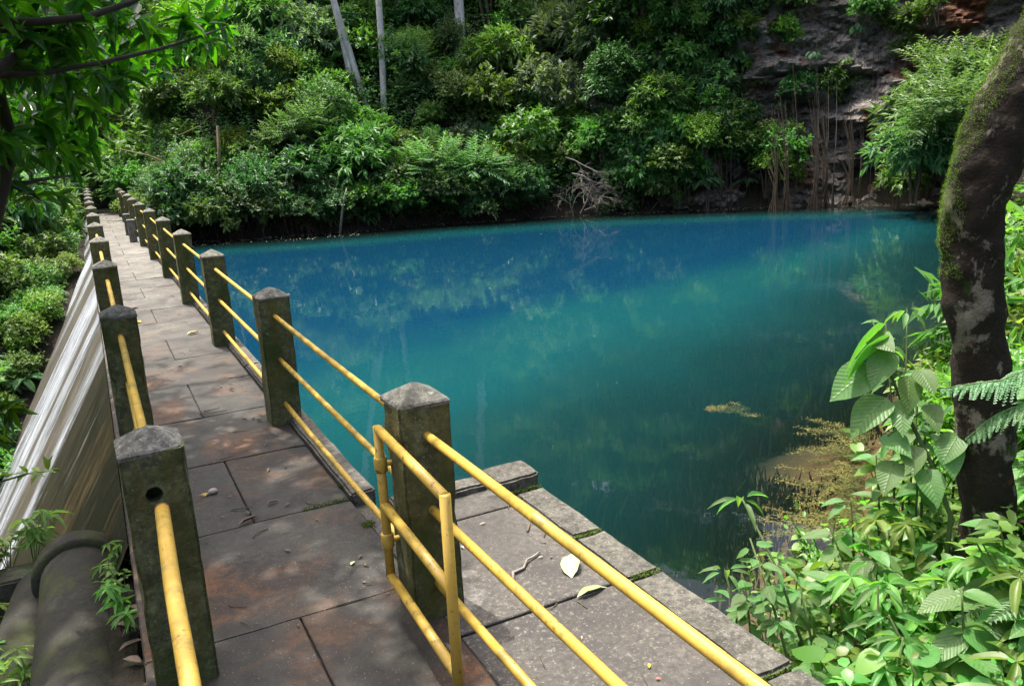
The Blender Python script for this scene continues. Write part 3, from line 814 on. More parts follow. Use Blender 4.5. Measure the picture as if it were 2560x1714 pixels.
def lob(n, spread, r0, r1, zs=.6, seed=0):
    rs = np.random.default_rng(seed)
    return [((rs.uniform(-spread, spread), rs.uniform(-spread, spread), rs.uniform(.15, 1.) * zs), rs.uniform(r0, r1)) for _ in range(n)]
def stems(h=.8, n=5, r=.03, spread=.5, low=-.7):
    m = MB()
    for i in range(n):
        a = rng.uniform(0, 6.3); e = rng.uniform(.2, spread)
        pts = [(0.05 * math.cos(a), .05 * math.sin(a), low), (e * .45 * math.cos(a), e * .45 * math.sin(a), h * .35), (e * math.cos(a), e * math.sin(a), h)]
        m.tube(pts, [r, r * .7, r * .3], 5)
    return m
def grass_tuft(n, L, W, arch=.9, seg=4):
    m = MB()
    for i in range(n):
        a = rng.uniform(0, 6.3); b = np.array([rng.normal(0, .18), rng.normal(0, .18), 0]); l = L * rng.uniform(.5, 1.15)
        out = np.array([math.cos(a), math.sin(a), 0]); lean = rng.uniform(.2, .75); pts = []
        for k in range(seg + 1):
            s = k / seg
            pts.append(b + out * l * (lean * s * .8 + arch * .25 * s * s) + UP * l * (s * (1.0 - lean * .4) - arch * .55 * s * s))
        pts = np.array(pts); sd = np.array([-out[1], out[0], 0]); w = W * np.array([.7, 1, .85, .55, .05])[:seg + 1]
        V = np.concatenate([pts + sd * w[:, None], pts - sd * w[:, None]])
        k = seg + 1
        m.add(V, [(i_, i_ + 1, k + i_ + 1, k + i_) for i_ in range(seg)], a=rng.random())
    return m
def frond_set(n, L, pairs, pl, pw, rise=.6, tpl=T_FAR, sub=False):
    """fern or palm: arching fronds of paired leaflets"""
    m = MB()
    for i in range(n):
        a = i * 2.4 + rng.uniform(-.3, .3); out = np.array([math.cos(a), math.sin(a), 0]); l = L * rng.uniform(.75, 1.15); rz = rise * rng.uniform(.6, 1.3)
        s = np.linspace(0, 1, pairs)
        P = out * (l * s * .85)[:, None] + UP * (l * (rz * s - .75 * s * s))[:, None]
        m.tube(P[::max(1, pairs // 5)], .006 * L + .003, 4, False, .2)
        T = unit(np.gradient(P, axis=0)); sd = np.array([-out[1], out[0], 0])
        ln = pl * np.sin(np.pi * (.12 + .85 * s)) ** .7 + .02 * pl
        v = rng.random() * .6
        for sg in (-1, 1):
            D = unit(sd * sg + T * .45 - UP * .18)
            m.leaves(P, D, np.tile(UP, (pairs, 1)) + .15 * rdir(pairs), ln, pw, tpl, v + .4 * rng.random(pairs))
    return m
def bigleaf_plant(n, L, W, h, tpl=T_LEAF, droop=.7):
    m = MB()
    for i in range(n):
        a = i * 2.4; out = np.array([math.cos(a), math.sin(a), 0]); e = rng.uniform(.25, .6) * h; z = h * rng.uniform(.5, 1.)
        tip = out * e + UP * z
        m.tube([(0, 0, 0), tuple(out * e * .35 + UP * z * .7), tuple(tip)], [.015, .012, .008], 4, False, .3)
        m.leaves([tip], [out - UP * droop * rng.uniform(.5, 1.2)], [UP + out * .3], L * rng.uniform(.75, 1.15), W, tpl)
    return m

PROTO = {}
def proto(key, mb, mat):
    me = mb.mesh(key); me.materials.append(MAT[mat]); PROTO[key] = me
stem_me = stems().mesh('stems'); stem_me.materials.append(MAT['bark_brown'])
LB = [lob(6, .62, .38, .62, .8, s) for s in range(8)]
proto('broad_a', crown(LB[0], 300, 8, .17, .095, .45, .9, .32), 'leaf_mid')
proto('broad_b', crown(LB[1], 300, 8, .155, .090, .35, .9, .30), 'leaf_mid')
proto('lance_a', crown(LB[2], 300, 8, .25, .070, .75, .75, .25), 'leaf_blue')
proto('lance_b', crown(LB[3], 300, 8, .24, .068, .65, .75, .28), 'leaf_mid')
proto('fine_a', crown(LB[4], 400, 9, .11, .065, .3, .9, .36), 'leaf_yellow')
proto('fine_b', crown(LB[5], 400, 9, .105, .062, .3, .9, .34), 'leaf_dark')
proto('feather', crown(LB[6], 250, 16, .15, .042, .35, .95, .62, flat=True), 'leaf_blue')
proto('grey', crown(LB[7], 320, 9, .18, .070, .1, .8, .28), 'leaf_grey')
proto('dark_a', crown(LB[3], 300, 8, .20, .095, .6, .8, .3), 'leaf_dark')
proto('curtain', crown([((rng.uniform(-.8, .8), rng.uniform(-.25, .25), rng.uniform(-.5, .5)), .4) for _ in range(7)], 380, 9, .10, .055, .9, .7, .36), 'leaf_dark')
proto('grass', grass_tuft(150, 1.0, .016), 'grass')
proto('fern', frond_set(11, .9, 26, .16, .035), 'leaf_fern')
proto('palm', frond_set(9, 1.2, 20, .42, .05, .8), 'leaf_dark')
proto('bigleaf', bigleaf_plant(14, .55, .34, .9), 'leaf_blue')
proto('taro', bigleaf_plant(12, .34, .24, .5, droop=1.3), 'leaf_blue')
proto('tree_a', crown(lob(9, 1.7, .7, 1.2, 1.6, 21), 700, 9, .26, .12, .5, .85, .5), 'leaf_mid')
proto('tree_b', crown(lob(9, 1.7, .7, 1.2, 1.6, 22), 700, 9, .28, .09, .6, .8, .5), 'leaf_blue')

SH = {'broad_a': ('oval_leaved_shrub', 'shrub'), 'broad_b': ('oval_leaved_shrub', 'shrub'), 'lance_a': ('narrow_leaved_shrub', 'shrub'), 'lance_b': ('narrow_leaved_shrub', 'shrub'), 'fine_a': ('leafy_vine', 'vine'), 'fine_b': ('leafy_vine', 'vine'),
      'feather': ('feathery_shrub', 'shrub'), 'grey': ('silvery_shrub', 'shrub'), 'dark_a': ('dark_shrub', 'shrub'), 'curtain': ('leafy_vine', 'vine'), 'grass': ('grass_tuft', 'grass'), 'fern': ('fern', 'fern'), 'palm': ('palm', 'palm'),
      'bigleaf': ('broadleaf_plant', 'plant'), 'taro': ('broadleaf_plant', 'plant')}
LOOK = {'broad_a': 'rounded green shrub with oval leaves', 'broad_b': 'loose green shrub with oval leaves', 'lance_a': 'blue green shrub with drooping narrow leaves', 'lance_b': 'green shrub with drooping narrow leaves',
        'fine_a': 'yellow green small leaved climbing vine', 'fine_b': 'dark small leaved climbing vine', 'feather': 'feathery blue green shrub', 'grey': 'pale grey green shrub with upright leaves',
        'dark_a': 'dark shrub with broad hanging leaves', 'curtain': 'dark hanging vine curtain', 'grass': 'tuft of long arching bright grass', 'fern': 'bright green fern with arching fronds', 'palm': 'dark young palm with arching fronds',
        'bigleaf': 'plant with very large pale green leaves', 'taro': 'plant with hanging heart shaped leaves'}
def plant(key, loc, s, where, rz=None, tilt=(0, 0), sz=None, mat=None, label=None, group=None, stem=True):
    nm, cat = SH[key]
    t = thing(nm, label or (LOOK[key] + ' ' + where), cat, loc, rz if rz is not None else random.uniform(0, 6.28), group or (SH[key][0].replace('_', ' ') + 's ' + where + ', ' + key.split('_')[0] + ' kind'))
    if tilt != (0, 0): t.rotation_euler = (tilt[0], tilt[1], t.rotation_euler[2])
    t.scale = (s, s, s * (sz or 1))
    me = PROTO[key]
    o = obj('foliage', me, None, t)
    if mat:
        o.material_slots[0].link = 'OBJECT'; o.material_slots[0].material = MAT[mat]
    if stem and key not in ('grass', 'fern', 'palm', 'bigleaf', 'taro', 'curtain'): obj('stem', stem_me, None, t)
    return t

# ------------------------------------------------------------------ far bank
placed = []
def try_place(x, y, r, f=.62):
    for (a, b, q) in placed:
        if (a - x) ** 2 + (b - y) ** 2 < (f * (r + q)) ** 2: return False
    placed.append((x, y, r)); return True
placed += [(7.75, 24.6, .6), (8.45, 24.0, .6), (11.85, 25.0, .8), (7.3, 24.2, .3), (11.7, 24.4, .3)]
rb = random.Random(11)
FB = 'on the far bank'
cnt = 0
for att in range(6000):
    if cnt >= 300: break
    x = rb.uniform(.5, 22); y = rb.uniform(21, 38)
    if inside(x, y): continue
    d = shore_d(x, y)
    if d < .25 or d > 12.5: continue
    if x > 15.6 and d < 4.5 + .3 * (x - 15.6): continue
    if x > 20 and d < 8: continue
    r = rb.choice([.55, .7, .85, 1.0, 1.15, 1.4]) * rb.uniform(.9, 1.1) * (1 + .02 * d)
    if x < 4.5 and d < 4: r *= .75
    if not try_place(x, y, r, .42): continue
    zone = noise.noise((x * .28, y * .28, 3.3)) + .25 * rb.uniform(-1, 1)
    u = rb.random()
    if x < 4.2 and d < 5: key = rb.choice(['grass', 'grass', 'lance_b', 'fine_a', 'broad_a'])
    elif d < 1.6: key = rb.choice(['dark_a', 'curtain', 'feather', 'fine_b', 'broad_a', 'lance_b'])
    elif u < .06: key = 'bigleaf'
    elif u < .11: key = 'fern'
    elif zone > .28: key = rb.choice(['grey', 'lance_a', 'feather', 'lance_b'])
    elif zone > .02: key = rb.choice(['broad_a', 'lance_b', 'fine_a', 'broad_b', 'lance_a'])
    elif zone > -.2: key = rb.choice(['broad_b', 'broad_a', 'fine_b', 'lance_b', 'fine_a'])
    else: key = rb.choice(['dark_a', 'broad_b', 'fine_b', 'lance_a'])
    z = ground_z(x, y) + .28 * r + max(0, rb.gauss(0, .28))
    if key in ('grass', 'fern', 'palm', 'bigleaf'): z -= .25 * r
    side = '' if x < 4.2 else (', walkway side' if x < 7.2 else (', near pale trunks' if x < 11.5 else ', toward the cliff'))
    zone_name = ('low over the far shore' if d < 1.6 else ('on the grassy bank by the walkway' if x < 4.2 else ('low on the far slope' if d < 5 else 'high on the far slope'))) + side
    plant(key, (x, y, z), r * (1.25 if key == 'grass' else 1), zone_name, rb.uniform(0, 6.28), (rb.uniform(-.15, .3), rb.uniform(-.2, .2)), rb.uniform(.85, 1.2))
    cnt += 1
for i in range(26):
    x = rb.uniform(.9, 4.6); k = 0
    while not inside(x, 25 - k * .05): k += 1
    d = rb.uniform(.2, 2.6); y = 25 - k * .05 + d
    plant('grass', (x, y, ground_z(x, y) + .1 + rb.uniform(0, .5)), rb.uniform(.8, 1.25), 'on the grassy bank by the walkway', rb.uniform(0, 6.28), (rb.uniform(.1, .5), rb.uniform(-.3, .3)), mat=rb.choice([None, None, 'leaf_yellow', 'straw']))
# dark vine curtains along the undercut bank
for i in range(40):
    t = i / 39; x = .9 + 15.6 * t
    k = 0
    while not inside(x, 24 - k * .05): k += 1
    y = 24 - k * .05 + rb.uniform(.15, .5)
    if 12.2 < x < 14.3 or 5.9 < x < 6.7: continue
    near_ = ', walkway side' if x < 4.5 else (', by the leaning stick' if x < 7.5 else (', below the pale trunks' if x < 9.5 else (', by the feathery bush' if x < 12.1 else ', cliff side')))
    plant(rb.choice(['dark_a', 'curtain', 'broad_b', 'lance_b', 'fine_b']), (x + rb.uniform(-.3, .3), y - rb.uniform(.35, .6), rb.uniform(-.1, .3)), rb.uniform(.5, .8), 'low over the far shore' + near_, rb.uniform(0, 6.28), (.25, 0), rb.uniform(.8, 1.1), stem=False)
    if rb.random() < .7: plant(rb.choice(['curtain', 'curtain', 'fine_b', 'dark_a']), (x, y, rb.uniform(.05, .6)), rb.uniform(.6, .95), 'low over the far shore' + near_, rb.uniform(-.3, .3), (.15, 0), rb.uniform(.9, 1.3))
for i in range(46):
    x = rb.uniform(1.5, 16.5); d = rb.uniform(1.0, 8.5); k = 0
    if d > 1.6 and (6.3 < x < 9.3 or 10.6 < x < 12.8): continue
    while not inside(x, 25 - k * .05): k += 1
    y = 25 - k * .05 + d
    plant(rb.choice(['fine_a', 'fine_b', 'fine_a', 'curtain']), (x, y, ground_z(x, y) + rb.uniform(.5, 1.0)), rb.uniform(.6, 1.05), 'draped over shrubs on the far slope' + (', walkway side' if x < 6 else (', near pale trunks' if x < 11.5 else ', cliff side')), rb.uniform(0, 6.28), (rb.uniform(.2, .6), 0), rb.uniform(.9, 1.5), mat=rb.choice([None, 'leaf_mid', 'leaf_blue']), stem=False)
# leafy ground cover between the shrubs: one uncountable mass per slope
def ground_cover(name, label, n, xr, yr, ok, L, W, mat, lift=.35, tpl=T_FAR, seed=1):
    rs = np.random.default_rng(seed); P = []
    while len(P) < n:
        x, y = rs.uniform(*xr), rs.uniform(*yr)
        if ok(x, y): P.append((x, y, ground_z(x, y) + lift * rs.random() ** 1.5))
    P = np.array(P); m = MB()
    for k in range(5):
        D = np.stack([rs.normal(0, 1, n), rs.normal(-.35, 1, n), rs.normal(.1, .5, n)], 1)
        m.leaves(P + rs.normal(0, L * .6, P.shape), D, np.tile(np.array([0, -.35, 1.]), (n, 1)) + .6 * rdir(n), L * rs.uniform(.6, 1.3, n), W, tpl)
    return tag(m.build(name, MAT[mat]), label, 'undergrowth', kind='stuff')
ground_cover('undergrowth', 'low mixed green undergrowth covering the far hillside', 15000, (.6, 26), (20, 36), lambda x, y: (not inside(x, y)) and .30 < shore_d(x, y) < 11, .16, .07, 'leaf_mid', 1.15, seed=2)
ground_cover('undergrowth', 'pale fine leaved undergrowth mixed through the far hillside', 9000, (.6, 26), (20, 36), lambda x, y: (not inside(x, y)) and .30 < shore_d(x, y) < 11 and noise.noise((x * .5, y * .5, 9)) > -.05, .13, .05, 'leaf_blue', 1.3, seed=12)
ground_cover('undergrowth', 'low leafy undergrowth covering the ravine slopes', 9000, (-10, -1.2), (3, 32), lambda x, y: x < lerpk([(-5.2, -4.2), (-.1, -1.15)], ground_z(x, y)) - .12, .085, .04, 'leaf_mid', .22, seed=3)
ground_cover('undergrowth', 'low leafy ground cover on the near bank', 1500, (1.0, 7), (-3, 2.2), lambda x, y: (not inside(x, y)) and shore_d(x, y) < 3 and shore_d(x, y) > .05 and not (x < 1.05), .05, .026, 'leaf_herb', .12, T_LEAF, seed=4)
# singled-out plants of the far bank
plant('feather', (10.0, 21.3, .25), 1.35, '', 1.0, label='feathery light green bush leaning out low over the water', group='bushes singled out')
plant('feather', (11.2, 20.9, -.05), .8, '', 2.0, label='low feathery branch of leaflets almost touching the lake', group='bushes singled out')
plant('grey', (15.4, 23.2, 4.5), 1.9, '', .4, label='large silvery shrub with purple flowers at mid slope', group='bushes singled out')
plant('grey', (14.4, 22.3, 3.0), 1.3, '', 2.4, label='silvery shrub just below the large silvery one', group='bushes singled out')
plant('bigleaf', (17.2, 21.4, 4.2), 1.3, '', 0, label='plant with huge rounded leaves left of the cliff', group='bushes singled out', mat='leaf_grey')
plant('palm', (19.6, 20.6, 6.0), 1.0, '', 0, label='dark palm like plant at the top beside cliff', group='bushes singled out')
fl = MB(); fy = MB()
for (c, n, s, mbx) in [((14.3, 21.6, 3.4), 9, .5, fl), ((10.9, 21.3, 1.3), 16, .5, fy)]:
    P = np.array(c) + rng.normal(0, s * .4, (n, 3))
    for k in range(5):
        a = k * 1.256; D = np.stack([np.full(n, math.cos(a)), np.full(n, -.5), np.full(n, math.sin(a))], 1)
        mbx.leaves(P, D, np.tile(np.array([0, -1., .3]), (n, 1)), .07 if mbx is fl else .055, .06, T_FAR)
tag(fl.build('purple_flowers', MAT['purple']), 'cluster of small purple flowers on the silvery shrub', 'flowers')
tag(fy.build('yellow_flowers', MAT['yellow_petal']), 'cluster of small yellow flowers low on the far bank', 'flowers')
# two dying golden leaves
gl = thing('withered_leaf', 'long torn golden dying leaf hanging at mid slope left of cliff', 'leaf', (16.4, 20.6, 2.9))
MB().leaves([(.35, 0, .55)], [(-.55, -.1, -1.0)], [(.2, -1, .2)], 1.3, .42, T_LANCE).build('blade', MAT['leaf_gold'], gl)
gl2 = thing('withered_leaf', 'rust gold fern like frond arching beside the cliff edge', 'leaf', (17.8, 20.0, 3.7))
frond_set(3, 1.2, 22, .22, .05).build('blade', MAT['leaf_rust'], gl2)
# pale trunks
def tree(name, label, pts, rad, mat, crown_key, cs, group=None, cat='tree', cmat=None, seg=12):
    b = pts[0]; t = thing(name, label, cat, b, 0, group)
    rel = [(p[0] - b[0], p[1] - b[1], p[2] - b[2]) for p in pts]
    P = np.array(rel); n = 18; tt = np.linspace(0, len(rel) - 1, n); Pi = np.stack([np.interp(tt, range(len(rel)), P[:, k]) for k in range(3)], 1)
    Pi[:, :2] += .02 * np.stack([np.sin(tt * 5), np.cos(tt * 4)], 1)
    MB().tube(Pi, np.interp(tt, range(len(rel)), rad), seg).build('trunk', MAT[mat], t, True)
    c = obj('crown', PROTO[crown_key], None, t); c.location = Vector(rel[-1]) + (Vector((0, 2.6, 1.0)) if name == 'pale_tree' else Vector((0, 0, 0))); cs = cs * (.6 if name == 'pale_tree' else 1); c.scale = (cs, cs, cs * .8); c.rotation_euler = (0, 0, random.uniform(0, 6))
    if cmat: c.material_slots[0].link = 'OBJECT'; c.material_slots[0].material = MAT[cmat]
    return t
tree('pale_tree', 'leaning slim pale trunk, outer of the crossing pair on the far slope', [(7.80, 24.9, 2.6), (7.72, 24.94, 3.4), (7.32, 25.24, 6.83), (6.6, 27.2, 13)], [.12, .11, .10, .07], 'bark_pale', 'tree_a', 1.0, 'pale trunks on the far slope')
tree('pale_tree', 'leaning slim pale trunk, inner of the crossing pair on the far slope', [(8.15, 24.75, 2.5), (8.02, 24.8, 3.2), (7.40, 25.1, 6.26), (6.9, 27.0, 12.5)], [.115, .105, .095, .07], 'bark_pale', 'tree_b', 1.0, 'pale trunks on the far slope')
tree('pale_tree', 'slim upright pale trunk standing alone beside the crossing pair', [(8.50, 24.36, 2.0), (8.51, 24.39, 2.8), (8.74, 24.69, 6.78), (8.9, 26.6, 13)], [.13, .115, .105, .08], 'bark_pale', 'tree_a', 1.0, 'pale trunks on the far slope')
tree('pale_tree', 'thickest pale trunk rising from mid slope with bushes at its foot', [(11.9, 25.2, 3.8), (11.94, 25.31, 4.76), (12.09, 25.61, 7.05), (12.3, 27.5, 14)], [.21, .19, .175, .12], 'bark_pale', 'tree_b', 1.2, 'pale trunks on the far slope')
for k, (x, y, z, lab) in enumerate([(9.0, 26.6, 5, 'very thin grey stem behind the pale trunks'), (10.3, 26.2, 5, 'thin grey stem midway between the upright and the thickest pale trunks'), (17.2, 21.9, 3.4, 'thin pale stem wrapped in leaves left of the cliff'), (17.7, 21.4, 3.2, 'thin bare stem close to the cliff edge'), (14.6, 24.9, 5, 'thin grey stem above the silvery shrub')]):
    tree('thin_tree', lab, [(x, y, z - .8), (x + .05, y + .1, z + 2.5), (x + .15, y + .3, z + 6)], [.05, .045, .03], 'twig_grey', 'tree_a', .7, seg=7)
# trees higher up the slope that the lake mirrors
rt = random.Random(5)
for i in range(40):
    for _ in range(40):
        x = rt.uniform(-8, 30); d = rt.uniform(14, 22)
        y = 21.5 + d - max(0, x - 12) * .45
        if all((x - a) ** 2 + (y - b) ** 2 > 5 for a, b in [(q[0], q[1]) for q in placed if q[2] == 9]): break
    placed.append((x, y, 9)); z = ground_z(x, y); h = rt.uniform(2.5, 5)
    tree('forest_tree', 'forest tree with dense crown high on the slope, mirrored in the lake', [(x, y, z - .4), (x + .2, y, z + h * .6), (x, y + .2, z + h)], [.2, .15, .08], 'bark_brown', rt.choice(['tree_a', 'tree_b']), rt.uniform(1.0, 1.5), 'forest trees high on the slope', seg=7)
STICK = [(5.60, 20.9, -.65), (5.74, 20.9, .06), (5.84, 20.9, .4), (5.94, 20.9, .71)]
STUMP = [(2.55, 22.6, -.1), (2.58, 22.6, .63), (2.66, 22.6, 1.5), (2.75, 22.6, 2.67)]
# stump, sticks and the dead bush
tag(MB().tube(STUMP, [.06, .055, .05, .04], 9).build('dead_stump', MAT['bark_brown'], smooth=True), 'thin broken grey brown dead trunk standing in the grassy bank', 'stump')
tag(MB().tube(STICK, [.04, .035, .03, .02], 6).build('driftwood_stick', MAT['twig_grey'], smooth=True), 'short pale bare stick leaning at the waterline of far bank', 'stick')
tag(MB().tube([(0.02, 22.8, 2.15), (0.79, 22.8, 1.92), (1.67, 22.8, 1.47), (1.95, 22.8, 1.31)], [.012, .02, .022, .012], 6).build('bare_branch', MAT['straw'], smooth=True), 'long pale bare bamboo stem slanting over the grassy bank', 'branch')
tag(MB().tube([(1.9, 24.8, 2.5), (2.5, 24.5, 2.75), (2.9, 24.3, 3.1)], [.02, .018, .008], 6).build('bare_branch', MAT['straw'], smooth=True), 'short curved bare stem above the long slanting one', 'branch')
def twig_tree(m, p, d, l, r, lev, rr):
    q = p + d * l; mid = (p + q) / 2 + np.array([rr.gauss(0, .06), rr.gauss(0, .06), rr.gauss(0, .06)]) * l
    m.tube([p, mid, q], [r, r * .8, r * .55], 5 if lev > 1 else 4, False)
    if lev == 0: return
    for _ in range(3 if lev > 1 else 4):
        nd = d + np.array([rr.gauss(0, .55), rr.gauss(0, .4), rr.gauss(-.12, .5)]); nd /= np.linalg.norm(nd)
        twig_tree(m, p + (q - p) * rr.uniform(.35, 1.), nd, l * rr.uniform(.5, .8), r * .55, lev - 1, rr)
db = thing('dead_bush', 'bare grey dead bush with fine twigs leaning over the waterline', 'bush', (12.9, 19.4, -.62))
rr = random.Random(3)
m = MB()
for (a, b) in [((0, 0, 0), (-.25, -.1, 1.)), ((.3, 0, .1), (.25, -.3, .9)), ((.5, 0, .2), (.6, -.4, .55)), ((.1, .2, 1.6), (.5, -.5, -.3)), ((-.1, .3, 2.2), (.35, -.4, -.25))]:
    d = np.array(b); d /= np.linalg.norm(d); twig_tree(m, np.array(a, float) * .85, d, .78, .022, 4, rr)
m.build('twigs', MAT['twig_grey'], db, True)
# tangled roots and dry stems on the shore
for i in range(20):
    x = [1.0, 1.6, 2.2, 2.8, 3.4, 4.0, 4.8, 5.6, 6.8, 7.8, 8.8, 9.8, 10.8, 11.8, 12.8, 14, 15.2, 16.4, 17.6, 18.8][i]
    k = 0
    while not inside(x, 24 - k * .05) and k < 200: k += 1
    y = 24 - k * .05
    t = thing('tangled_roots', 'tangle of bare brown roots on the waterline of the far bank', 'roots', (x, y, WL), 0, 'tangled roots along the far shore')
    m = MB()
    for j in range(24 if x < 5 else 7):
        p0 = np.array([rb.gauss(0, .45), rb.uniform(-.1, .7), rb.uniform(.5, 1.6) if x < 5 else rb.uniform(.3, 1.1)])
        p3 = np.array([p0[0] + rb.gauss(0, .35), rb.uniform(-.35, .15), -.08])
        p1 = p0 + np.array([rb.gauss(0, .2), -rb.uniform(0, .4), rb.uniform(-.1, .3)]); p2 = (p0 + p3) / 2 + np.array([rb.gauss(0, .15), -rb.uniform(0, .25), rb.gauss(0, .12)])
        m.tube([p0, p1, p2, p3], [.006, .009, .009, .006], 4, False)
    tag(m.build('root', MAT['root'] if i % 3 or x > 5 else MAT['bark_brown'], t, True), kind='stuff')

# ------------------------------------------------------------------ cliff plants and hanging roots
rc = random.Random(9)
for i in range(90):
    t = rc.uniform(.0, 1.) ** 1.2; h = rc.uniform(1.6, 8.6)
    if t > .45 and (rc.random() < .6 or h < 3.2): continue
    p, inl = cliff_pt(t, h)
    key = rc.choice(['fine_a', 'broad_a', 'lance_b', 'taro', 'fine_b', 'taro', 'dark_a', 'fern'])
    if h < 2.5: key = rc.choice(['broad_b', 'fine_a', 'dark_a', 'lance_b'])
    s = rc.uniform(.45, .95) * (1.15 if t < .35 else .75)
    q = p - inl * (.25 * s)
    plant(key, tuple(q), s, 'on the cliff face, ' + ('low' if h < 4 else ('mid height' if h < 6.3 else 'high up')) + (' at jungle side' if t < .3 else ''), rc.uniform(0, 6.28), (rc.uniform(-.2, .4), rc.uniform(-.2, .2)))
for i in range(52):
    t = rc.uniform(.0, .17 if i % 2 else .36); h = 1.4 + 7.6 * (i + rc.random()) / 52; p, inl = cliff_pt(t, h)
    s = rc.uniform(.65, 1.1); q = p - inl * (.1 * s)
    plant(rc.choice(['broad_a', 'fine_b', 'lance_b', 'dark_a', 'taro', 'lance_a', 'broad_b']), tuple(q), s, 'where the jungle meets the cliff', rc.uniform(0, 6.28))
for i in range(26):
    t = rc.uniform(0, .44); p, inl = cliff_pt(t, 1.0 + rc.uniform(.2, 1.6)); q = p - inl * rc.uniform(.3, .9)
    plant(rc.choice(['broad_a', 'fine_a', 'dark_a', 'lance_b', 'broad_b', 'fern']), (q.x, q.y, max(.0, q.z)), rc.uniform(.6, 1.), 'at the foot of the cliff', rc.uniform(0, 6.28))
for i in range(44):
    t = rc.gauss(.44, .13) if i < 34 else rc.uniform(.05, .8)
    t = max(.03, min(.85, t))
    h1 = rc.uniform(2.6, 5.6); p, inl = cliff_pt(t, h1); p2, _ = cliff_pt(t, .5)
    a = p - inl * .25; b = Vector((p2.x, p2.y, WL)) - inl * rc.uniform(.1, .7)
    n = 8; pts = []
    for k in range(n):
        s = k / (n - 1); w = .05 * math.sin(s * 9 + i) ; fx = min(1, s * 1.6)
        pts.append((a.x + (b.x - a.x) * fx + w, a.y + (b.y - a.y) * fx + w * .5, a.z + (b.z - .1 - a.z) * s))
    thick = rc.random() < .25
    m = MB(); m.tube(pts, [.006, .007, .008, .009, .009, .010, .020 if thick else .010, .055 if thick else .012], 5, False)
    tag(m.build('aerial_root', MAT['root'], smooth=True), 'thin brown aerial root hanging down the cliff to the water', 'root', 'aerial roots hanging on the cliff')
for k, x in enumerate((17.6, 18.2, 18.95, 19.5, 20.1)):
    t = thing('root_column', ['leftmost', 'second', 'middle', 'fourth', 'rightmost'][k] + ' brown column of bundled roots standing in the water under the cliff', 'roots', (x, 15.35 - .16 * k + .3 * (k % 2), WL))
    m = MB()
    for j in range(16):
        a = rc.uniform(0, 6.28); r0 = rc.uniform(.05, .16); hh = rc.uniform(1.2, 3.4)
        m.tube([(r0 * 1.7 * math.cos(a), r0 * 1.7 * math.sin(a), -.1), (r0 * .6 * math.cos(a), r0 * .6 * math.sin(a), .45), (.05 * math.cos(a + 1), .05 * math.sin(a + 1), hh * .6), (.1 * math.cos(a), .1 * math.sin(a) + .3, hh)], [.018, .012, .010, .006], 4, False)
    tag(m.build('root', MAT['bark_brown'], t, True), kind='stuff')
for i in range(20):
    t = rc.uniform(.22, .72); p, inl = cliff_pt(t, rc.uniform(3.6, 8.6)); q = p - inl * .15; sc_ = rc.uniform(.4, .8)
    plant(rc.choice(['curtain', 'fine_a', 'taro', 'broad_a', 'fine_b']), tuple(q), sc_, 'trailing down the cliff face', rc.uniform(0, 6.28), sz=1.3, mat=rc.choice([None, 'leaf_mid']), stem=False)
# leafy trees overhanging from the shore to the right of the cliff
for k, (x, y, z, s, key, mt, lab) in enumerate([(20.6, 12.4, .9, 1.7, 'lance_a', None, 'bushy tree with drooping pale leaves overhanging water below the cliff'), (19.8, 11.1, 1.5, 1.6, 'lance_a', None, 'tallest drooping pale leaved tree overhanging water right of cliff'),
        (18.9, 11.6, .6, 1.3, 'lance_a', None, 'low drooping branch mass touching the water right of the cliff'), (20.4, 11.6, 2.3, 1.2, 'feather', None, 'feathery light green crown against the rock at upper right'),
        (18.4, 9.9, 1.5, 1.4, 'feather', None, 'feathery shrub half hidden behind the mossy trunk'), (21.5, 13.3, 1.2, 1.0, 'lance_b', 'leaf_yellow', 'yellow green shrub at the edge of the drooping pale trees'), (19.9, 12.9, -.1, .8, 'lance_b', None, 'small shrub hanging over dark water at cliff foot')]):
    plant(key, (x, y, z), s, '', rc.uniform(0, 6), label=lab, group='overhanging trees by the cliff', mat=mt)
for i in range(34):
    x = rc.uniform(5, 19); y = lerpk([(4.2, .6), (5.6, 1.1), (7.5, 1.75), (11, 3.3), (17, 6.0), (21.8, 9.6)], x) - rc.choice([.25, .4, .7, 1.2, 2., 3.]) * rc.uniform(.8, 1.2)
    plant(rc.choice(['broad_a', 'lance_a', 'feather', 'lance_b', 'bigleaf']), (x, y, ground_z(x, y) + .15), rc.uniform(.4, .7) + .03 * x, 'on the right shore behind the mossy trunk', rc.uniform(0, 6))

# ------------------------------------------------------------------ ravine side vegetation
rl = random.Random(21)
cnt = 0
for att in range(3000):
    if cnt >= 200: break
    y = rl.uniform(3.2, 31); x = rl.uniform(-8.5, -1.15)
    gz = ground_z(x, y)
    # keep clear of the spillway face
    fx = lerpk([(-5.2, -4.15), (-.1, -1.1)], gz)
    r = rl.uniform(.35, .7) * (1 + .02 * y)
    if x + r * (.15 if gz < -1.3 else .85) > fx: continue
    if not try_place(x, y, r, .40): continue
    key = rl.choice(['broad_a', 'lance_a', 'broad_b', 'fern', 'lance_b', 'fine_a', 'broad_a', 'lance_a', 'fern'])
    plant(key, (x, y, gz + .25 * r), r, 'in the ravine below the dam', rl.uniform(0, 6.28), (rl.uniform(-.2, .2), rl.uniform(-.2, .2)))
    cnt += 1
for i in range(70):
    y = rl.uniform(8.5, 19); gz0 = lerpk(LK, y); x = min(lerpk([(-5.2, -4.15), (-.1, -1.1)], gz0), -1.25) - rl.uniform(.22, 1.0); gz = ground_z(x, y); r = rl.uniform(.22, .40)
    plant(rl.choice(['broad_a', 'fern', 'broad_b', 'fine_a', 'lance_b']), (x, y, gz + .2 * r), r, 'along the edge of the dam face', rl.uniform(0, 6.28))
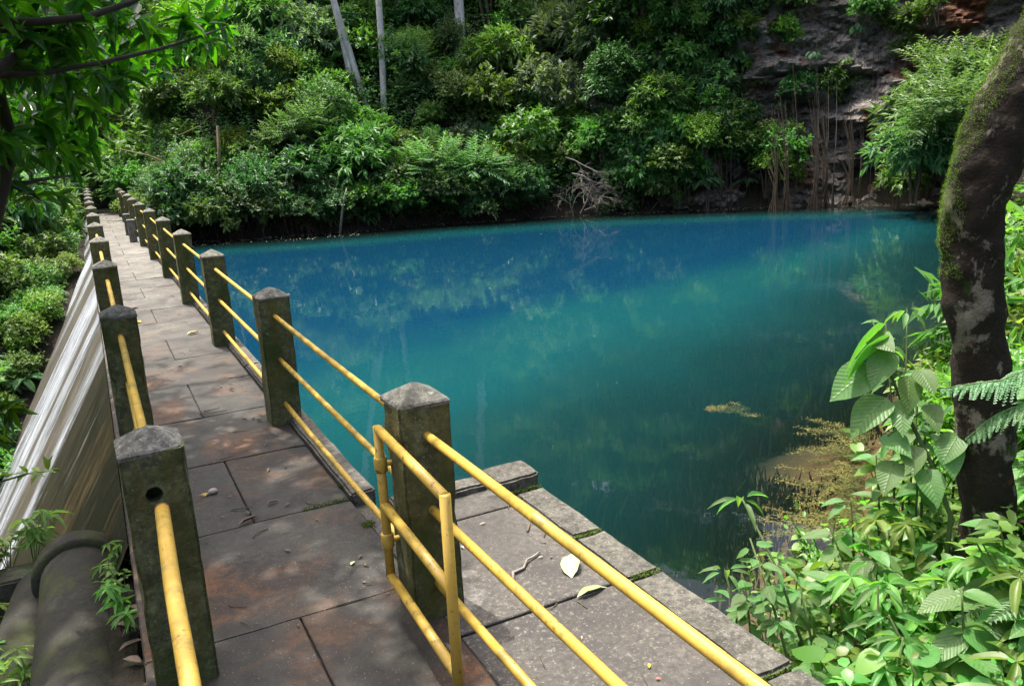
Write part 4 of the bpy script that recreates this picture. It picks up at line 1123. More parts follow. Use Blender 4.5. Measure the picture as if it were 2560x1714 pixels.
for i in range(22):
    y = rl.uniform(17.5, 34); x = rl.uniform(-5, -1.6); r = rl.uniform(.7, 1.2)
    plant(rl.choice(['dark_a', 'broad_b', 'lance_a', 'broad_a']), (x, y, ground_z(x, y) + .5 * r), r, 'crowding the far end of the walkway', rl.uniform(0, 6.28))
for (x, y, z, s) in [(-.6, 34.3, 1.7, 1.2), (.7, 33.5, 1.4, 1.0), (-1.8, 33.6, 2.0, 1.3), (.5, 31.6, 1.0, .7), (-1.5, 36, 3.0, 1.5), (1.0, 36, 3.2, 1.4), (-3.2, 31, 2.2, 1.4), (-3.0, 27, 1.8, 1.2), (-4, 24, 2.2, 1.4)]:
    plant(rl.choice(['dark_a', 'broad_b', 'lance_b']), (x, y, z), s, 'arching over the wall at the walkway end', rl.uniform(0, 6))

# ------------------------------------------------------------------ mango tree over the walkway
mango = thing('mango_tree', 'dark leafy tree with long glossy leaves overhanging the walkway', 'tree', (-2.6, 1.9, -2.2))
B0 = np.array([-2.6, 1.9, -2.2])
def mbr(pts, rad, seg=8):
    MB().tube(np.array(pts) - B0, rad, seg).build('branch', MAT['bark_dark'], mango, True)
MB().tube(np.array([(-2.6, 1.9, -2.6), (-2.3, 2.0, -.5), (-1.77, 2.2, 1.07), (-1.52, 2.27, 1.48), (-1.42, 2.29, 1.72), (-1.34, 2.39, 1.95), (-1.36, 2.38, 2.2), (-1.5, 2.3, 2.7), (-1.7, 2.8, 3.6), (-1.8, 3.2, 4.6)]) - B0, [.16, .13, .075, .065, .058, .05, .048, .06, .05, .03], 12).build('trunk', MAT['bark_dark'], mango, True)
mbr([(-1.5, 1.9, 2.45), (-1.35, 1.74, 2.5), (-1.07, 1.75, 2.51), (-.85, 1.84, 2.55), (-.61, 2.02, 2.66), (-.40, 2.18, 2.80), (-.2, 2.5, 3.1)], [.03, .024, .021, .019, .016, .014, .01])
mbr([(-1.40, 2.2, 2.2), (-1.36, 1.77, 2.25), (-1.07, 1.88, 2.28), (-.79, 2.07, 2.35), (-.48, 2.34, 2.45), (-.22, 2.60, 2.55), (.03, 2.86, 2.66)], [.024, .018, .014, .013, .011, .009, .005])
mbr([(-1.34, 1.67, 2.24), (-1.24, 1.77, 2.32), (-1.12, 1.96, 2.46)], [.032, .028, .018])
mbr([(-1.29, 1.75, 2.46), (-1.02, 1.96, 2.5), (-.84, 2.14, 2.59)], [.011, .010, .007])
mbr([(-1.41, 2.38, 1.69), (-1.24, 2.8, 1.72), (-1.04, 3.3, 1.73)], [.02, .013, .006])
mbr([(-1.36, 2.38, 2.0), (-1.1, 3.0, 2.1), (-.95, 3.8, 2.15)], [.02, .014, .006])
mbr([(-1.6, 2.5, 3.2), (-1.2, 3.2, 4.0), (-.6, 4.2, 4.5)], [.03, .02, .01])
mbr([(-1.7, 2.8, 3.6), (-2.2, 3.8, 4.4), (-2.4, 4.8, 5.0)], [.03, .02, .01])
def whorls(P, per, L, W, m, tpl, droop=.55):
    n = len(P); ax = unit(rdir(n, -.3) + np.array([.2, .2, .1])); sd = unit(np.cross(ax, UP)); nn = np.cross(sd, ax)
    for k in range(per):
        a = k * 2 * np.pi / per + rng.uniform(0, .8, n); off = sd * np.cos(a)[:, None] + nn * np.sin(a)[:, None]
        D = unit(off * rng.uniform(.7, 1.2, n)[:, None] + ax * rng.uniform(.1, .8, n)[:, None] - UP * droop * rng.uniform(.3, 1.5, n)[:, None])
        ls = L * rng.uniform(.6, 1.2, n)
        m.leaves(P + ax * .03 * rng.random(n)[:, None], D, unit(ax + UP * .8 + .4 * rdir(n)), ls, W * ls / L, tpl)
mm = MB()
blobs = [((-1.25, 1.75, 2.55), .22, 14), ((-.98, 1.98, 2.56), .22, 13), ((-.72, 2.3, 2.66), .22, 12), ((-.42, 2.65, 2.62), .20, 9), ((-.12, 2.95, 2.64), .17, 8), ((.05, 3.2, 2.62), .14, 5), ((-.55, 2.75, 2.42), .18, 8), ((-.85, 3.3, 2.3), .2, 9), ((-1.25, 1.95, 2.32), .2, 12), ((-1.0, 2.27, 2.36), .22, 14), ((-.72, 2.75, 2.38), .2, 9),
         ((-1.3, 2.35, 2.10), .22, 12), ((-1.12, 2.95, 2.17), .26, 14), ((-.95, 3.6, 2.2), .25, 10), ((-1.36, 2.75, 1.9), .25, 13), ((-1.2, 3.6, 1.92), .3, 14), ((-1.05, 4.4, 2.0), .3, 12), ((-1.38, 3.6, 1.7), .3, 8), ((-1.42, 2.1, 1.95), .2, 10), ((-1.3, 2.6, 1.75), .22, 10), ((-1.15, 3.2, 1.95), .25, 12), ((-1.0, 3.9, 2.05), .25, 10), ((-.75, 3.4, 2.3), .22, 9), ((-.6, 3.2, 2.5), .22, 10), ((-.35, 3.3, 2.62), .2, 9), ((-.95, 2.4, 2.2), .2, 9), ((-1.5, 4.5, 2.4), .5, 22), ((-1.2, 5.2, 2.5), .5, 20)]
for c, r, n in blobs:
    n = max(3, int(n * .62))
    P = np.array(c) - B0 + rdir(n) * (r * rng.random(n) ** .4)[:, None] * np.array([1, 1.2, .8])
    whorls(P, 8, .19, .055, mm, T_MANGO)
obj('foliage', mm.mesh('foliage', True), MAT['leaf_mango'], mango)
mu = MB()
for c, r, n in [((-1.7, 2.6, 4.6), 1.1, 150), ((-1.1, 3.6, 4.5), 1.0, 130), ((-2.2, 4.3, 4.9), 1.1, 120), ((-1.6, 5.6, 5.0), 1.2, 100), ((-2.0, 1.2, 4.3), 1.0, 130), ((-1.0, 1.3, 4.0), .85, 150), ((-1.2, .4, 4.2), .8, 120), ((-.7, 2.3, 4.2), .7, 110), ((-1.3, 2.6, 3.8), .6, 60)]:
    P = np.array(c) - B0 + rdir(n) * (r * rng.random(n) ** .45)[:, None]
    whorls(P, 8, .18, .05, mu, T_LEAF)
obj('crown', mu.mesh('crown'), MAT['leaf_mango'], mango)
sp = thing('seedling_branch', 'yellow green leafy sprig hanging in front of the white dam face', 'branch', (-1.52, .56, .55))
MB().tube([(-.3, -.1, .05), (0, 0, 0), (.12, .11, -.02), (.19, .21, -.06)], [.006, .005, .004, .003], 5).build('stem', MAT['stem'], sp, True)
m = MB(); P = np.array([(.0, 0, 0), (.06, .05, 0), (.12, .11, -.02), (.16, .16, -.04), (.19, .21, -.06), (-.08, -.03, .02), (-.14, -.05, .03)])
for k in range(4): m.leaves(P, rdir(len(P), -.5), np.tile(UP, (len(P), 1)), .075, .03, T_LEAF)
m.build('foliage', MAT['leaf_yellow'], sp)
sp = thing('dark_branch', 'dark leafy twig end hanging before the dam face', 'branch', (-1.62, 1.0, .72))
m = MB(); P = np.array([(.0, 0, 0), (.1, .1, -.02), (.16, .12, 0), (.05, .02, -.1), (-.05, .0, .05), (.12, .1, .06)]); whorls(P, 7, .12, .03, m, T_MANGO); m.build('foliage', MAT['leaf_mango'], sp)
MB().tube([(-.5, -.1, .15), (-.1, 0, .03), (.16, .12, 0)], [.01, .007, .003], 5).build('stem', MAT['bark_dark'], sp, True)

# ------------------------------------------------------------------ mossy trunk on the right bank
TR = [((2.62, -1.13, -.75), .20), ((2.57, -1.11, -.35), .165), ((2.55, -1.10, -.2), .145), ((2.50, -1.08, .18), .150), ((2.46, -1.05, .61), .150), ((2.39, -1.02, 1.02), .141), ((2.35, -1.0, 1.29), .141), ((2.345, -1.0, 1.46), .149), ((2.375, -1.01, 1.64), .158), ((2.43, -1.03, 1.81), .160), ((2.50, -1.06, 1.97), .153), ((2.58, -1.10, 2.14), .145), ((2.75, -1.2, 2.5), .13), ((3.1, -1.4, 3.2), .115), ((3.7, -1.7, 4.2), .09)]
tb = thing('mossy_tree', 'crooked trunk with moss and pale lichen on the near bank', 'tree', TR[0][0])
P = np.array([p for p, _ in TR]); rad = np.array([r for _, r in TR]); tt = np.linspace(0, len(TR) - 1, 110)
Pi = np.stack([np.interp(tt, range(len(TR)), P[:, k]) for k in range(3)], 1); ri = np.interp(tt, range(len(TR)), rad) * .80
for _ in range(3): Pi[1:-1] = (Pi[:-2] + 2 * Pi[1:-1] + Pi[2:]) / 4
mbt = MB().tube(Pi - P[0], ri, 40)
Vt = mbt.V[0]
for i in range(len(Vt)):
    p = Vector(Vt[i]); ring = min(i // 40, 109); c = Vector(Pi[ring] - P[0]); d = (p - c)
    if d.length > 1e-4:
        d.normalize(); k = .026 * noise.noise(p * 4) + .018 * noise.noise(p * 11) + .012 * noise.noise(p * 26); Vt[i] = np.array(p + d * k)
mbt.build('trunk', MAT['mossy_trunk'], tb, True)
cr = obj('crown', PROTO['tree_a'], None, tb); cr.location = (1.4, -.7, 5.2); cr.scale = (.7, .7, .6)
# moss cushion tufts on the trunk
mo = MB(); n = 42000
kf = rng.uniform(0, 109, n); k = kf.astype(int); cz = np.stack([np.interp(kf, range(110), Pi[:, c]) for c in range(3)], 1); a = rng.uniform(0, 6.28, n)
Tn = unit(np.gradient(Pi, axis=0))[k]; X = unit(np.cross(Tn, np.array([0, 1., 0]))); Y = np.cross(Tn, X)
d = X * np.cos(a)[:, None] + Y * np.sin(a)[:, None]
Pm = cz + d * ri[k][:, None]
Pm = Pm + d * np.array([.026 * noise.noise(Vector(q) * 4) + .018 * noise.noise(Vector(q) * 11) + .012 * noise.noise(Vector(q) * 26) for q in Pm - P[0]])[:, None]
mk = np.array([noise.noise(Vector(q) * 5) for q in Pm])
keep = (Pm[:, 2] > 1.15) & (Pm[:, 2] < 2.9) & ((d @ np.array([-.55, .75, .45])) + mk * .8 > .46 - .25 * np.clip(Pm[:, 2] - 1.6, 0, 1))
Pm, d = Pm[keep], d[keep]
for _ in range(3):
    mo.leaves(Pm - P[0] - d * .005 + d * rng.uniform(0, .010, len(Pm))[:, None] + rng.normal(0, .004, Pm.shape), unit(d + .9 * rdir(len(Pm))), rdir(len(Pm)), rng.uniform(.004, .008, len(Pm)), .003, T_FAR)
MAT['moss'] = leaf_mat('bright moss', (.045, .085, .006), (.17, .24, .015), trans=.25, gloss=.8)
o = mo.build('moss', MAT['moss'], tb); tag(o, kind='stuff')

# ------------------------------------------------------------------ near bank plants
def hero_mesh(tpl, name):
    tv, tq, tt_ = tpl
    me = bpy.data.meshes.new(name); me.from_pydata([tuple(v) for v in tv], [], [tuple(q) for q in tq]); 
    uvl = me.uv_layers.new(name='UVMap')
    hw = max(abs(tv[:, 1])) * 2
    for lp in me.loops:
        v = tv[lp.vertex_index]; uvl.data[lp.index].uv = (.5 + v[1] / hw, v[0])
    me.polygons.foreach_set('use_smooth', [True] * len(me.polygons))
    me.materials.append(MAT['hero']); me.update()
    return me
HL = [hero_mesh(T_HEART, 'leaf'), hero_mesh(big_leaf_template(9, 1.0, .30, .10), 'leaf'), hero_mesh(T_LANCE, 'leaf')]
def hero_leaf(par, base, tip, nrm, w, me):
    b = Vector(base); d = Vector(tip) - b; L = d.length; d.normalize(); n = Vector(nrm); x = n.cross(d).normalized(); n = d.cross(x)
    o = obj('leaf', me, None, par)
    M = Matrix(((d.x * L, x.x * w, n.x * L, b.x), (d.y * L, x.y * w, n.y * L, b.y), (d.z * L, x.z * w, n.z * L, b.z), (0, 0, 0, 1)))
    o.matrix_local = M
    return o
BL = [((2.26, -0.64, 0.86), (2.02, -0.59, 0.67)), ((2.27, -0.68, 0.8), (2.0, -0.57, 0.65)), ((2.26, -0.69, 0.75), (2.11, -0.73, 0.61)), ((2.3, -0.79, 0.64), (2.2, -0.89, 0.52)), ((2.2, -0.64, 0.67), (1.98, -0.6, 0.55)), ((2.21, -0.72, 0.53), (2.0, -0.7, 0.41)), ((2.26, -0.79, 0.53), (2.15, -0.89, 0.42)), ((2.33, -0.89, 0.53), (2.25, -1.0, 0.46)), ((2.34, -0.82, 0.68), (2.28, -0.95, 0.62)), ((2.33, -0.98, 0.38), (2.24, -1.11, 0.28)), ((2.24, -0.88, 0.34), (2.14, -0.97, 0.26)), ((2.19, -0.78, 0.38), (2.16, -0.94, 0.36)), ((2.24, -0.63, 0.83), (2.21, -0.78, 0.8)), ((2.25, -0.95, 0.24), (2.17, -1.09, 0.16)), ((2.17, -0.83, 0.26), (2.03, -0.9, 0.17)), ((2.36, -1.01, 0.41), (2.21, -1.04, 0.33))]
SB = Vector((2.29, -1.06, -.3))
bp = thing('broadleaf_plant', 'tall plant with big heart shaped leaves beside the mossy trunk', 'plant', SB)
sp_ = [(2.29, -1.06, -.3), (2.29, -1.06, 0.06), (2.31, -0.93, 0.27), (2.3, -0.81, 0.45), (2.29, -0.69, 0.66), (2.29, -0.61, 0.84), (2.28, -0.58, 0.9)]
MB().tube(np.array(sp_) - np.array(SB), [.012, .011, .010, .009, .007, .005, .003], 7).build('stem', MAT['stem'], bp, True)
for i, (a, b) in enumerate(BL):
    va, vb = Vector(a) - SB, Vector(b) - SB
    vb = va + (vb - va) * .92
    L = (vb - va).length
    hero_leaf(bp, va, vb, (random.uniform(-.45, -.05), random.uniform(-.5, -.1), .75) if i > 1 else (-.2, .9, .5), L * (random.uniform(.62, .78) if i > 1 else .45), HL[i % 2])
    st = min(sp_, key=lambda q: (Vector(q) - Vector(a)).length)
    MB().tube([np.array(st) - np.array(SB), np.array(va)], [.004, .003], 4, False).build('petiole', MAT['stem'], bp, True)
def hero_plant(base, h, n, L, w, label, me, lean=(0, 0), whorl=False, name='broadleaf_plant'):
    t = thing(name, label, 'plant', base)
    top = np.array([lean[0], lean[1], h]); mid = top * .5 + np.array([-lean[0] * .15, 0, h * .05])
    pts = np.array([(0, 0, -.05), mid, top])
    MB().tube(pts, [.008, .006, .004], 6).build('stem', MAT['stem'], t, True)
    if name != 'tall_herb' or L > .15: n = int(n * 1.5); L = L * .78
    for i in range(n):
        s = rg.uniform(.25, 1.) if not whorl else (1.0 - .45 * (i // 7))
        p = Vector(mid * (2 * s) if s < .5 else mid + (top - mid) * (2 * s - 1)); a = i * 2.4 + rg.uniform(-.4, .4)
        d = Vector((math.cos(a), math.sin(a), rg.uniform(-.75, .15))).normalized(); l = L * rg.uniform(.7, 1.15)
        p = p + d * .03
        hero_leaf(t, p, p + d * l, (d.x * .4 - .1, d.y * .4 - .2, 1), l * w * rg.uniform(.85, 1.1), me)
    return t
rg = random.Random(17)
hero_plant((1.49, -1.01, -.42), .62, 16, .17, .22, 'slender plant with whorls of narrow leaves leaning over the shallow water', HL[2], (-.06, .38), True)
hero_plant((1.30, -1.12, -.42), .52, 22, .085, .62, 'bushy herb with small oval leaves at the corner of the landing', HL[0], (.03, .33))
hero_plant((1.25, -1.28, -.45), .22, 6, .20, .75, 'low plant with one broad ribbed leaf touching the landing edge', HL[0], (.0, .05))
hero_plant((1.75, -1.55, -.38), .42, 9, .22, .66, 'broad leaved plant in the bottom corner with hanging leaves', HL[0], (.05, .1))
hero_plant((2.05, -1.45, -.38), .50, 9, .24, .60, 'broad leaved plant with ribbed leaves at the foot of the mossy trunk', HL[1], (-.05, .0))
hero_plant((1.95, -1.0, -.38), .42, 8, .19, .62, 'mid sized broad leaved herb between trunk and shallow water', HL[0], (-.08, .05))
hero_plant((1.62, -1.25, -.40), .38, 14, .16, .24, 'narrow leaved whorled herb in the middle of the near bank', HL[2], (.02, .05), True)
hero_plant((1.45, -1.45, -.40), .32, 14, .15, .24, 'narrow leaved whorled herb close to the landing corner', HL[2], (.05, .02), True)
hero_plant((2.55, -.75, -.36), .75, 9, .17, .60, 'tall broad leaved herb directly behind the big heart leaved plant', HL[1], (.1, .1))
hero_plant((3.0, -1.0, -.3), 1.1, 12, .26, .62, 'large leaved plant showing on the far side of the mossy trunk', HL[0], (-.1, -.1))
hero_plant((2.85, -1.5, -.3), 1.0, 12, .25, .60, 'large leaved plant filling the edge beyond the mossy trunk', HL[1], (-.15, -.1))
hero_plant((2.45, -1.6, -.34), .55, 10, .2, .3, 'lance leaved plant against the base of the mossy trunk', HL[2], (-.05, -.05), True)
for k, (x, y, h, n_, L_, w_, me_, wh, lab) in enumerate([(2.72, -.52, 1.42, 26, .11, .30, 2, True, 'tall thin herb with starry leaf tips just left of the trunk, highest'), (2.85, -.38, 1.35, 24, .12, .34, 2, False, 'tall thin herb with narrow leaves between trunk and lake'),
        (2.6, -.62, 1.2, 26, .09, .5, 0, False, 'tall herb with small oval leaves behind the heart leaved plant'), (3.0, -.6, 1.4, 24, .13, .3, 2, True, 'tall whorled herb touching the lake side of the trunk'), (3.0, -.75, .95, 12, .18, .6, 1, False, 'broad leaved herb squeezed behind the trunk'),
        (2.1, -.75, .5, 14, .12, .5, 0, False, 'oval leaved herb under the heart leaved plant'), (1.85, -.8, .42, 14, .10, .55, 0, False, 'oval leaved herb leaning over the golden weed'), (2.3, -.55, .6, 16, .11, .4, 2, False, 'thin herb at the water edge below the heart leaves'),
        (1.7, -1.05, .45, 14, .13, .55, 0, False, 'leafy herb standing in the gap before the shallow water'), (1.55, -1.6, .42, 10, .2, .62, 0, False, 'broad leaved herb at the bottom frame edge'), (1.9, -1.75, .5, 10, .22, .64, 1, False, 'broad leaved herb low at the frame corner'), (2.25, -1.3, .55, 12, .17, .6, 0, False, 'broad leaved herb hiding the foot of the mossy trunk')]):
    hero_plant((x, y, ground_z(x, y) - .02), h, n_, L_, w_, lab, HL[me_], (rg.uniform(-.12, .05), rg.uniform(-.05, .12)), wh, 'tall_herb')
for k, (x, y, sc_, key) in enumerate([(3.5, -1.0, .55, 'broad_a'), (4.1, -.7, .6, 'lance_a'), (3.5, -1.7, .6, 'broad_b'), (5.0, -.3, .7, 'broad_a'), (4.6, -1.3, .7, 'lance_b'), (6.0, .2, .8, 'broad_b'), (5.6, -.8, .9, 'lance_a'), (7.0, .4, 1.0, 'broad_a'), (3.1, -1.35, .45, 'fine_a'), (3.9, -.25, .45, 'lance_b'), (4.7, .25, .5, 'broad_b')]):
    plant(key, (x, y, ground_z(x, y) + .35 * sc_), sc_, 'beyond the mossy trunk', mat='leaf_herb', rz=k * 1.3)
# fern fronds crossing the trunk
for k, (pts, lab) in enumerate([([(2.14, -1.58, .93), (2.02, -1.47, 0.89), (1.97, -1.42, 0.85), (1.92, -1.35, 0.83), (1.86, -1.27, 0.80)], 'fern frond lying across the mossy trunk, upper one'), ([(2.1, -1.62, .80), (1.99, -1.5, 0.77), (1.94, -1.43, 0.72), (1.87, -1.38, 0.63)], 'fern frond drooping across the mossy trunk, lower one')]):
    P = np.array(pts); tt = np.linspace(0, len(P) - 1, 17); Q_ = np.stack([np.interp(tt, range(len(P)), P[:, j]) for j in range(3)], 1)
    t = thing('fern_frond', lab, 'fern', tuple(P[0])); m = MB(); Q_ = Q_ - P[0]
    MB().tube(Q_[::4], [.004] * len(Q_[::4]), 5).build('stem', MAT['stem'], t, True)
    T_ = unit(np.gradient(Q_, axis=0)); sd = unit(np.cross(T_, UP)); ln = .095 * np.sin(np.pi * np.clip(.25 + .70 * np.linspace(0, 1, 17), 0, 1)) ** .8
    for sg in (-1, 1):
        for j in range(17):
            pd = unit(sd[j] * sg + T_[j] * rng.uniform(.25, .6) - UP * rng.uniform(.0, .45)); s_ = np.linspace(.05, 1, 12)
            l_ = ln[j] * rng.uniform(.8, 1.1); PP = Q_[j] + pd * (l_ * s_)[:, None] - UP * (rng.uniform(.2, .5) * l_ * s_ * s_)[:, None]
            m.leaves([Q_[j]], [PP[-1] - Q_[j]], [UP + np.array([-.2, -.5, 0])], l_, .010, T_LANCE, [.5])
            for g in (-1, 1): m.leaves(PP, unit(np.tile(T_[j] * g + pd * .5, (12, 1)) + .15 * rdir(12)), np.tile(UP + np.array([-.2, -.4, 0]), (12, 1)) + .3 * rdir(12), .017 * (1.15 - s_ * .75), .010, T_FAR, .3 + .6 * rng.random(12))
    m.build('leaflets', MAT['leaf_fern'], t)
thing_f = None
base_f = thing('fern', 'fern clump at the frame edge beside the mossy trunk', 'fern', (2.2, -1.68, -.2)); frond_set(5, .55, 26, .07, .014, 1.3).build('fronds', MAT['leaf_fern'], base_f)
for k, (x, y, h, n_, L_, w_, me_, wh, lab) in enumerate([(1.42, -.75, .42, 22, .085, .6, 0, False, 'oval leaved herb rising from the shallow water by the landing corner'), (1.52, -.55, .38, 16, .13, .24, 2, True, 'whorled narrow herb farthest out in the shallow water'), (1.65, -.80, .40, 22, .09, .58, 0, False, 'leafy herb in the shallow water behind the corner plants'),
        (1.22, -1.45, .36, 20, .09, .6, 0, False, 'oval leaved herb pressed against the landing edge'), (1.4, -1.15, .44, 20, .11, .5, 0, False, 'upright leafy herb between the corner herb and the slender whorled plant'), (1.58, -.98, .46, 16, .15, .24, 2, True, 'whorled herb behind the slender leaning plant'),
        (1.85, -1.2, .42, 22, .09, .55, 0, False, 'oval leaved herb in the middle of the thicket'), (1.72, -1.4, .42, 18, .14, .26, 2, True, 'whorled herb in the middle of the thicket'), (2.1, -1.15, .46, 20, .10, .55, 0, False, 'oval leaved herb close before the mossy trunk'), (1.5, -1.3, .4, 20, .10, .5, 0, False, 'leafy herb in the front row of the thicket'),
        (2.55, -.72, 1.05, 26, .10, .55, 0, False, 'tall oval leaved herb hugging the lake side of the trunk'), (2.5, -.55, .75, 24, .09, .5, 0, False, 'tall oval leaved herb at the water behind the heart leaves')]):
    hero_plant((x, y, max(ground_z(x, y), -.62) - .02), h, n_, L_, w_, lab, HL[me_], (rg.uniform(-.12, .05), rg.uniform(-.05, .12)), wh, 'tall_herb')
# smaller herbs: a few prototypes, many individuals
def herb(kind):
    m = MB()
    for s in range(rg.randint(3, 5)):
        a = rg.uniform(0, 6.28); h = rg.uniform(.18, .42); e = rg.uniform(.05, .22); top = np.array([e * math.cos(a), e * math.sin(a), h]); mid = top * .55 + np.array([0, 0, .04])
        m.tube([(0, 0, -.05), mid, top], [.004, .0035, .002], 4, False, .3)
        if kind == 'oval':
            for k in range(5):
                p = mid + (top - mid) * (k / 4.) if k else mid * .8
                for sg in (0, 3.14):
                    b = a + k * 1.57 + sg; D = np.array([math.cos(b), math.sin(b), rg.uniform(-.4, .2)])
                    m.leaves([p], [D], [UP + .3 * rdir(1)[0]], rg.uniform(.045, .085), rg.uniform(.032, .05), T_LEAF)
        elif kind == 'lance':
            for k in range(9):
                b = k * 2.4; D = np.array([math.cos(b), math.sin(b), rg.uniform(-.5, .3)]); p = top if k < 6 else mid
                m.leaves([p], [D], [UP + .3 * rdir(1)[0]], rg.uniform(.10, .16), rg.uniform(.026, .04), T_LANCE)
        elif kind == 'broad':
            for k in range(3):
                b = k * 2.4 + a; D = np.array([math.cos(b), math.sin(b), rg.uniform(-.7, .0)]); p = mid + (top - mid) * k / 2.
                m.leaves([p], [D], [UP + .3 * rdir(1)[0]], rg.uniform(.08, .13), rg.uniform(.05, .08), T_HEART)
        else:
            for k in range(14):
                p = top * rg.uniform(.3, 1.) + rdir(1)[0] * .05; m.leaves([p], [rdir(1, -.3)[0]], [UP + .3 * rdir(1)[0]], rg.uniform(.02, .04), rg.uniform(.014, .024), T_LEAF)
    me = m.mesh('foliage', True); me.materials.append(MAT['leaf_herb']); return me
HERB = {k: [herb(k) for _ in range(3)] for k in ('oval', 'lance', 'broad', 'small')}
HLAB = {'oval': 'low herb with paired oval leaves on the near bank', 'lance': 'low herb with narrow whorled leaves on the near bank', 'broad': 'low herb with a few broad leaves on the near bank', 'small': 'wispy herb with tiny leaves on the near bank'}
cnt = 0; hp = []
for att in range(4000):
    if cnt >= 298: break
    x = rg.uniform(1.0, 5.6); y = rg.uniform(-2.6, 1.6)
    d = shore_d(x, y)
    if inside(x, y) and not (x < 2.3 and y < .1 and d < .30 and x > 1.02): continue
    if d > 2.4 or (x < 1.06 and y > -2.3): continue
    if any((a - x) ** 2 + (b - y) ** 2 < .0085 for a, b in hp): continue
    hp.append((x, y)); k = rg.choice(['oval', 'oval', 'lance', 'lance', 'broad', 'small', 'small']); s = rg.uniform(.85, 1.45)
    wh_ = 'beside the landing edge' if x < 1.45 else ('around the foot of the mossy trunk' if math.hypot(x - 2.55, y + 1.1) < .6 else ('at the water edge of the near bank' if d < .45 else ('beyond the mossy trunk' if x > 2.9 else 'amid the near bank')))
    t = thing('herb', HLAB[k].replace('on the near bank', wh_), 'plant', (x, y, ground_z(x, y) - .01), rg.uniform(0, 6.28), 'low herbs ' + wh_ + ', ' + k)
    t.scale = (s, s, s * rg.uniform(.8, 1.1)); obj('foliage', rg.choice(HERB[k]), None, t); cnt += 1
# plants at the near left beside the pipe
for (x, y, z, s, k, lab) in [(-1.115, .52, -.24, .62, 'lance', 'small bright weed growing between the pipe and the near post, front one'), (-1.12, .82, -.26, .55, 'oval', 'small bright weed growing between pipe and near post, middle one'), (-1.12, 1.1, -.28, .5, 'lance', 'small weed growing in the gap beside the pipe collar')]:
    t = thing('weed', lab, 'weed', (x, y, z), rg.uniform(0, 6)); t.scale = (s,) * 3; obj('foliage', HERB[k][0], None, t)
for i in range(26):
    x = rg.uniform(-2.6, -1.55); y = rg.uniform(-.1, 1.6); k = rg.choice(['oval', 'small', 'small', 'lance'])
    t = thing('weed', 'dark low weed on the shaded soil left of the pipe', 'weed', (x, y, ground_z(x, y)), rg.uniform(0, 6), 'weeds on the shaded soil left of the pipe'); t.scale = (.7,) * 3; obj('foliage', HERB[k][1], None, t)
for i in range(9):
    x = rg.uniform(-2.5, -1.6); y = rg.uniform(1.9, 2.3)
    t = thing('weed', 'leafy weed hanging over the dark head wall', 'weed', (x, y, -.5), rg.uniform(0, 6), 'weeds on the head wall'); t.scale = (.9,) * 3; obj('foliage', HERB[rg.choice(['oval', 'lance'])][2], None, t)
soil = tag(obj('soil_strip', rough_box(-1.25, -1.072, -3, 1.75, -1.0, -.25, .03, .1, 77), MAT['ground']), kind='structure')

# ------------------------------------------------------------------ weeds in the water and drifting flecks
ww = MB(); rw = np.random.default_rng(4); P = []
while len(P) < 9000:
    x, y = rw.uniform(1.0, 8.0), rw.uniform(-.6, 5.2)
    if inside(x, y):
        d = shore_d(x, y)
        if .35 < d < 3.4 and noise.noise((x * .9, y * .9, 2)) > -.25 and rw.random() < .9: P.append((x, y, WL - .42 * d - .02))
P = np.array(P); hgt = (WL - .06 - P[:, 2]) * rw.uniform(.3, 1., len(P))
ww.leaves(P, np.stack([rw.normal(0, .16, len(P)), rw.normal(0, .16, len(P)), np.ones(len(P))], 1), rdir(len(P)), hgt, .02, T_FAR)
tag(ww.build('water_weed', MAT['weed']), 'dark submerged weed standing in the shallow water', 'weed', kind='stuff')
def mat_patch(cx, cy, rx, ry, ang, n, lab):
    t = thing('floating_weed', lab, 'weed', (cx, cy, WL), ang)
    n = n * 2; rr_ = rw.random(n) ** .6; a = rw.uniform(0, 6.28, n)
    wob = 1 + .35 * np.sin(3 * a + cx) + .2 * np.sin(7 * a)
    P = np.stack([rx * rr_ * wob * np.cos(a), ry * rr_ * wob * np.sin(a), rw.uniform(-.006, .005, n)], 1)
    m = MB(); m.leaves(P, np.stack([rw.normal(0, 1, n), rw.normal(0, 1, n), rw.normal(0, .15, n)], 1), np.tile(UP, (n, 1)) + .35 * rdir(n), rw.uniform(.008, .024, n), .009, T_FAR); m.build('mat', MAT['weed_gold'], t)
    m = MB(); k = n // 170
    for i in range(k):
        p = np.array([rw.uniform(-rx, rx), rw.uniform(-ry, ry), .008]); d = np.array([rw.normal(0, 1), rw.normal(0, .5), 0]); d /= np.linalg.norm(d); l = rw.uniform(.08, .26)
        m.tube([p, p + d * l * .5 + np.array([0, 0, .012]), p + d * l], [.002, .0025, .0015], 4, False)
    tag(m.build('straws', MAT['straw'], t), kind='stuff')
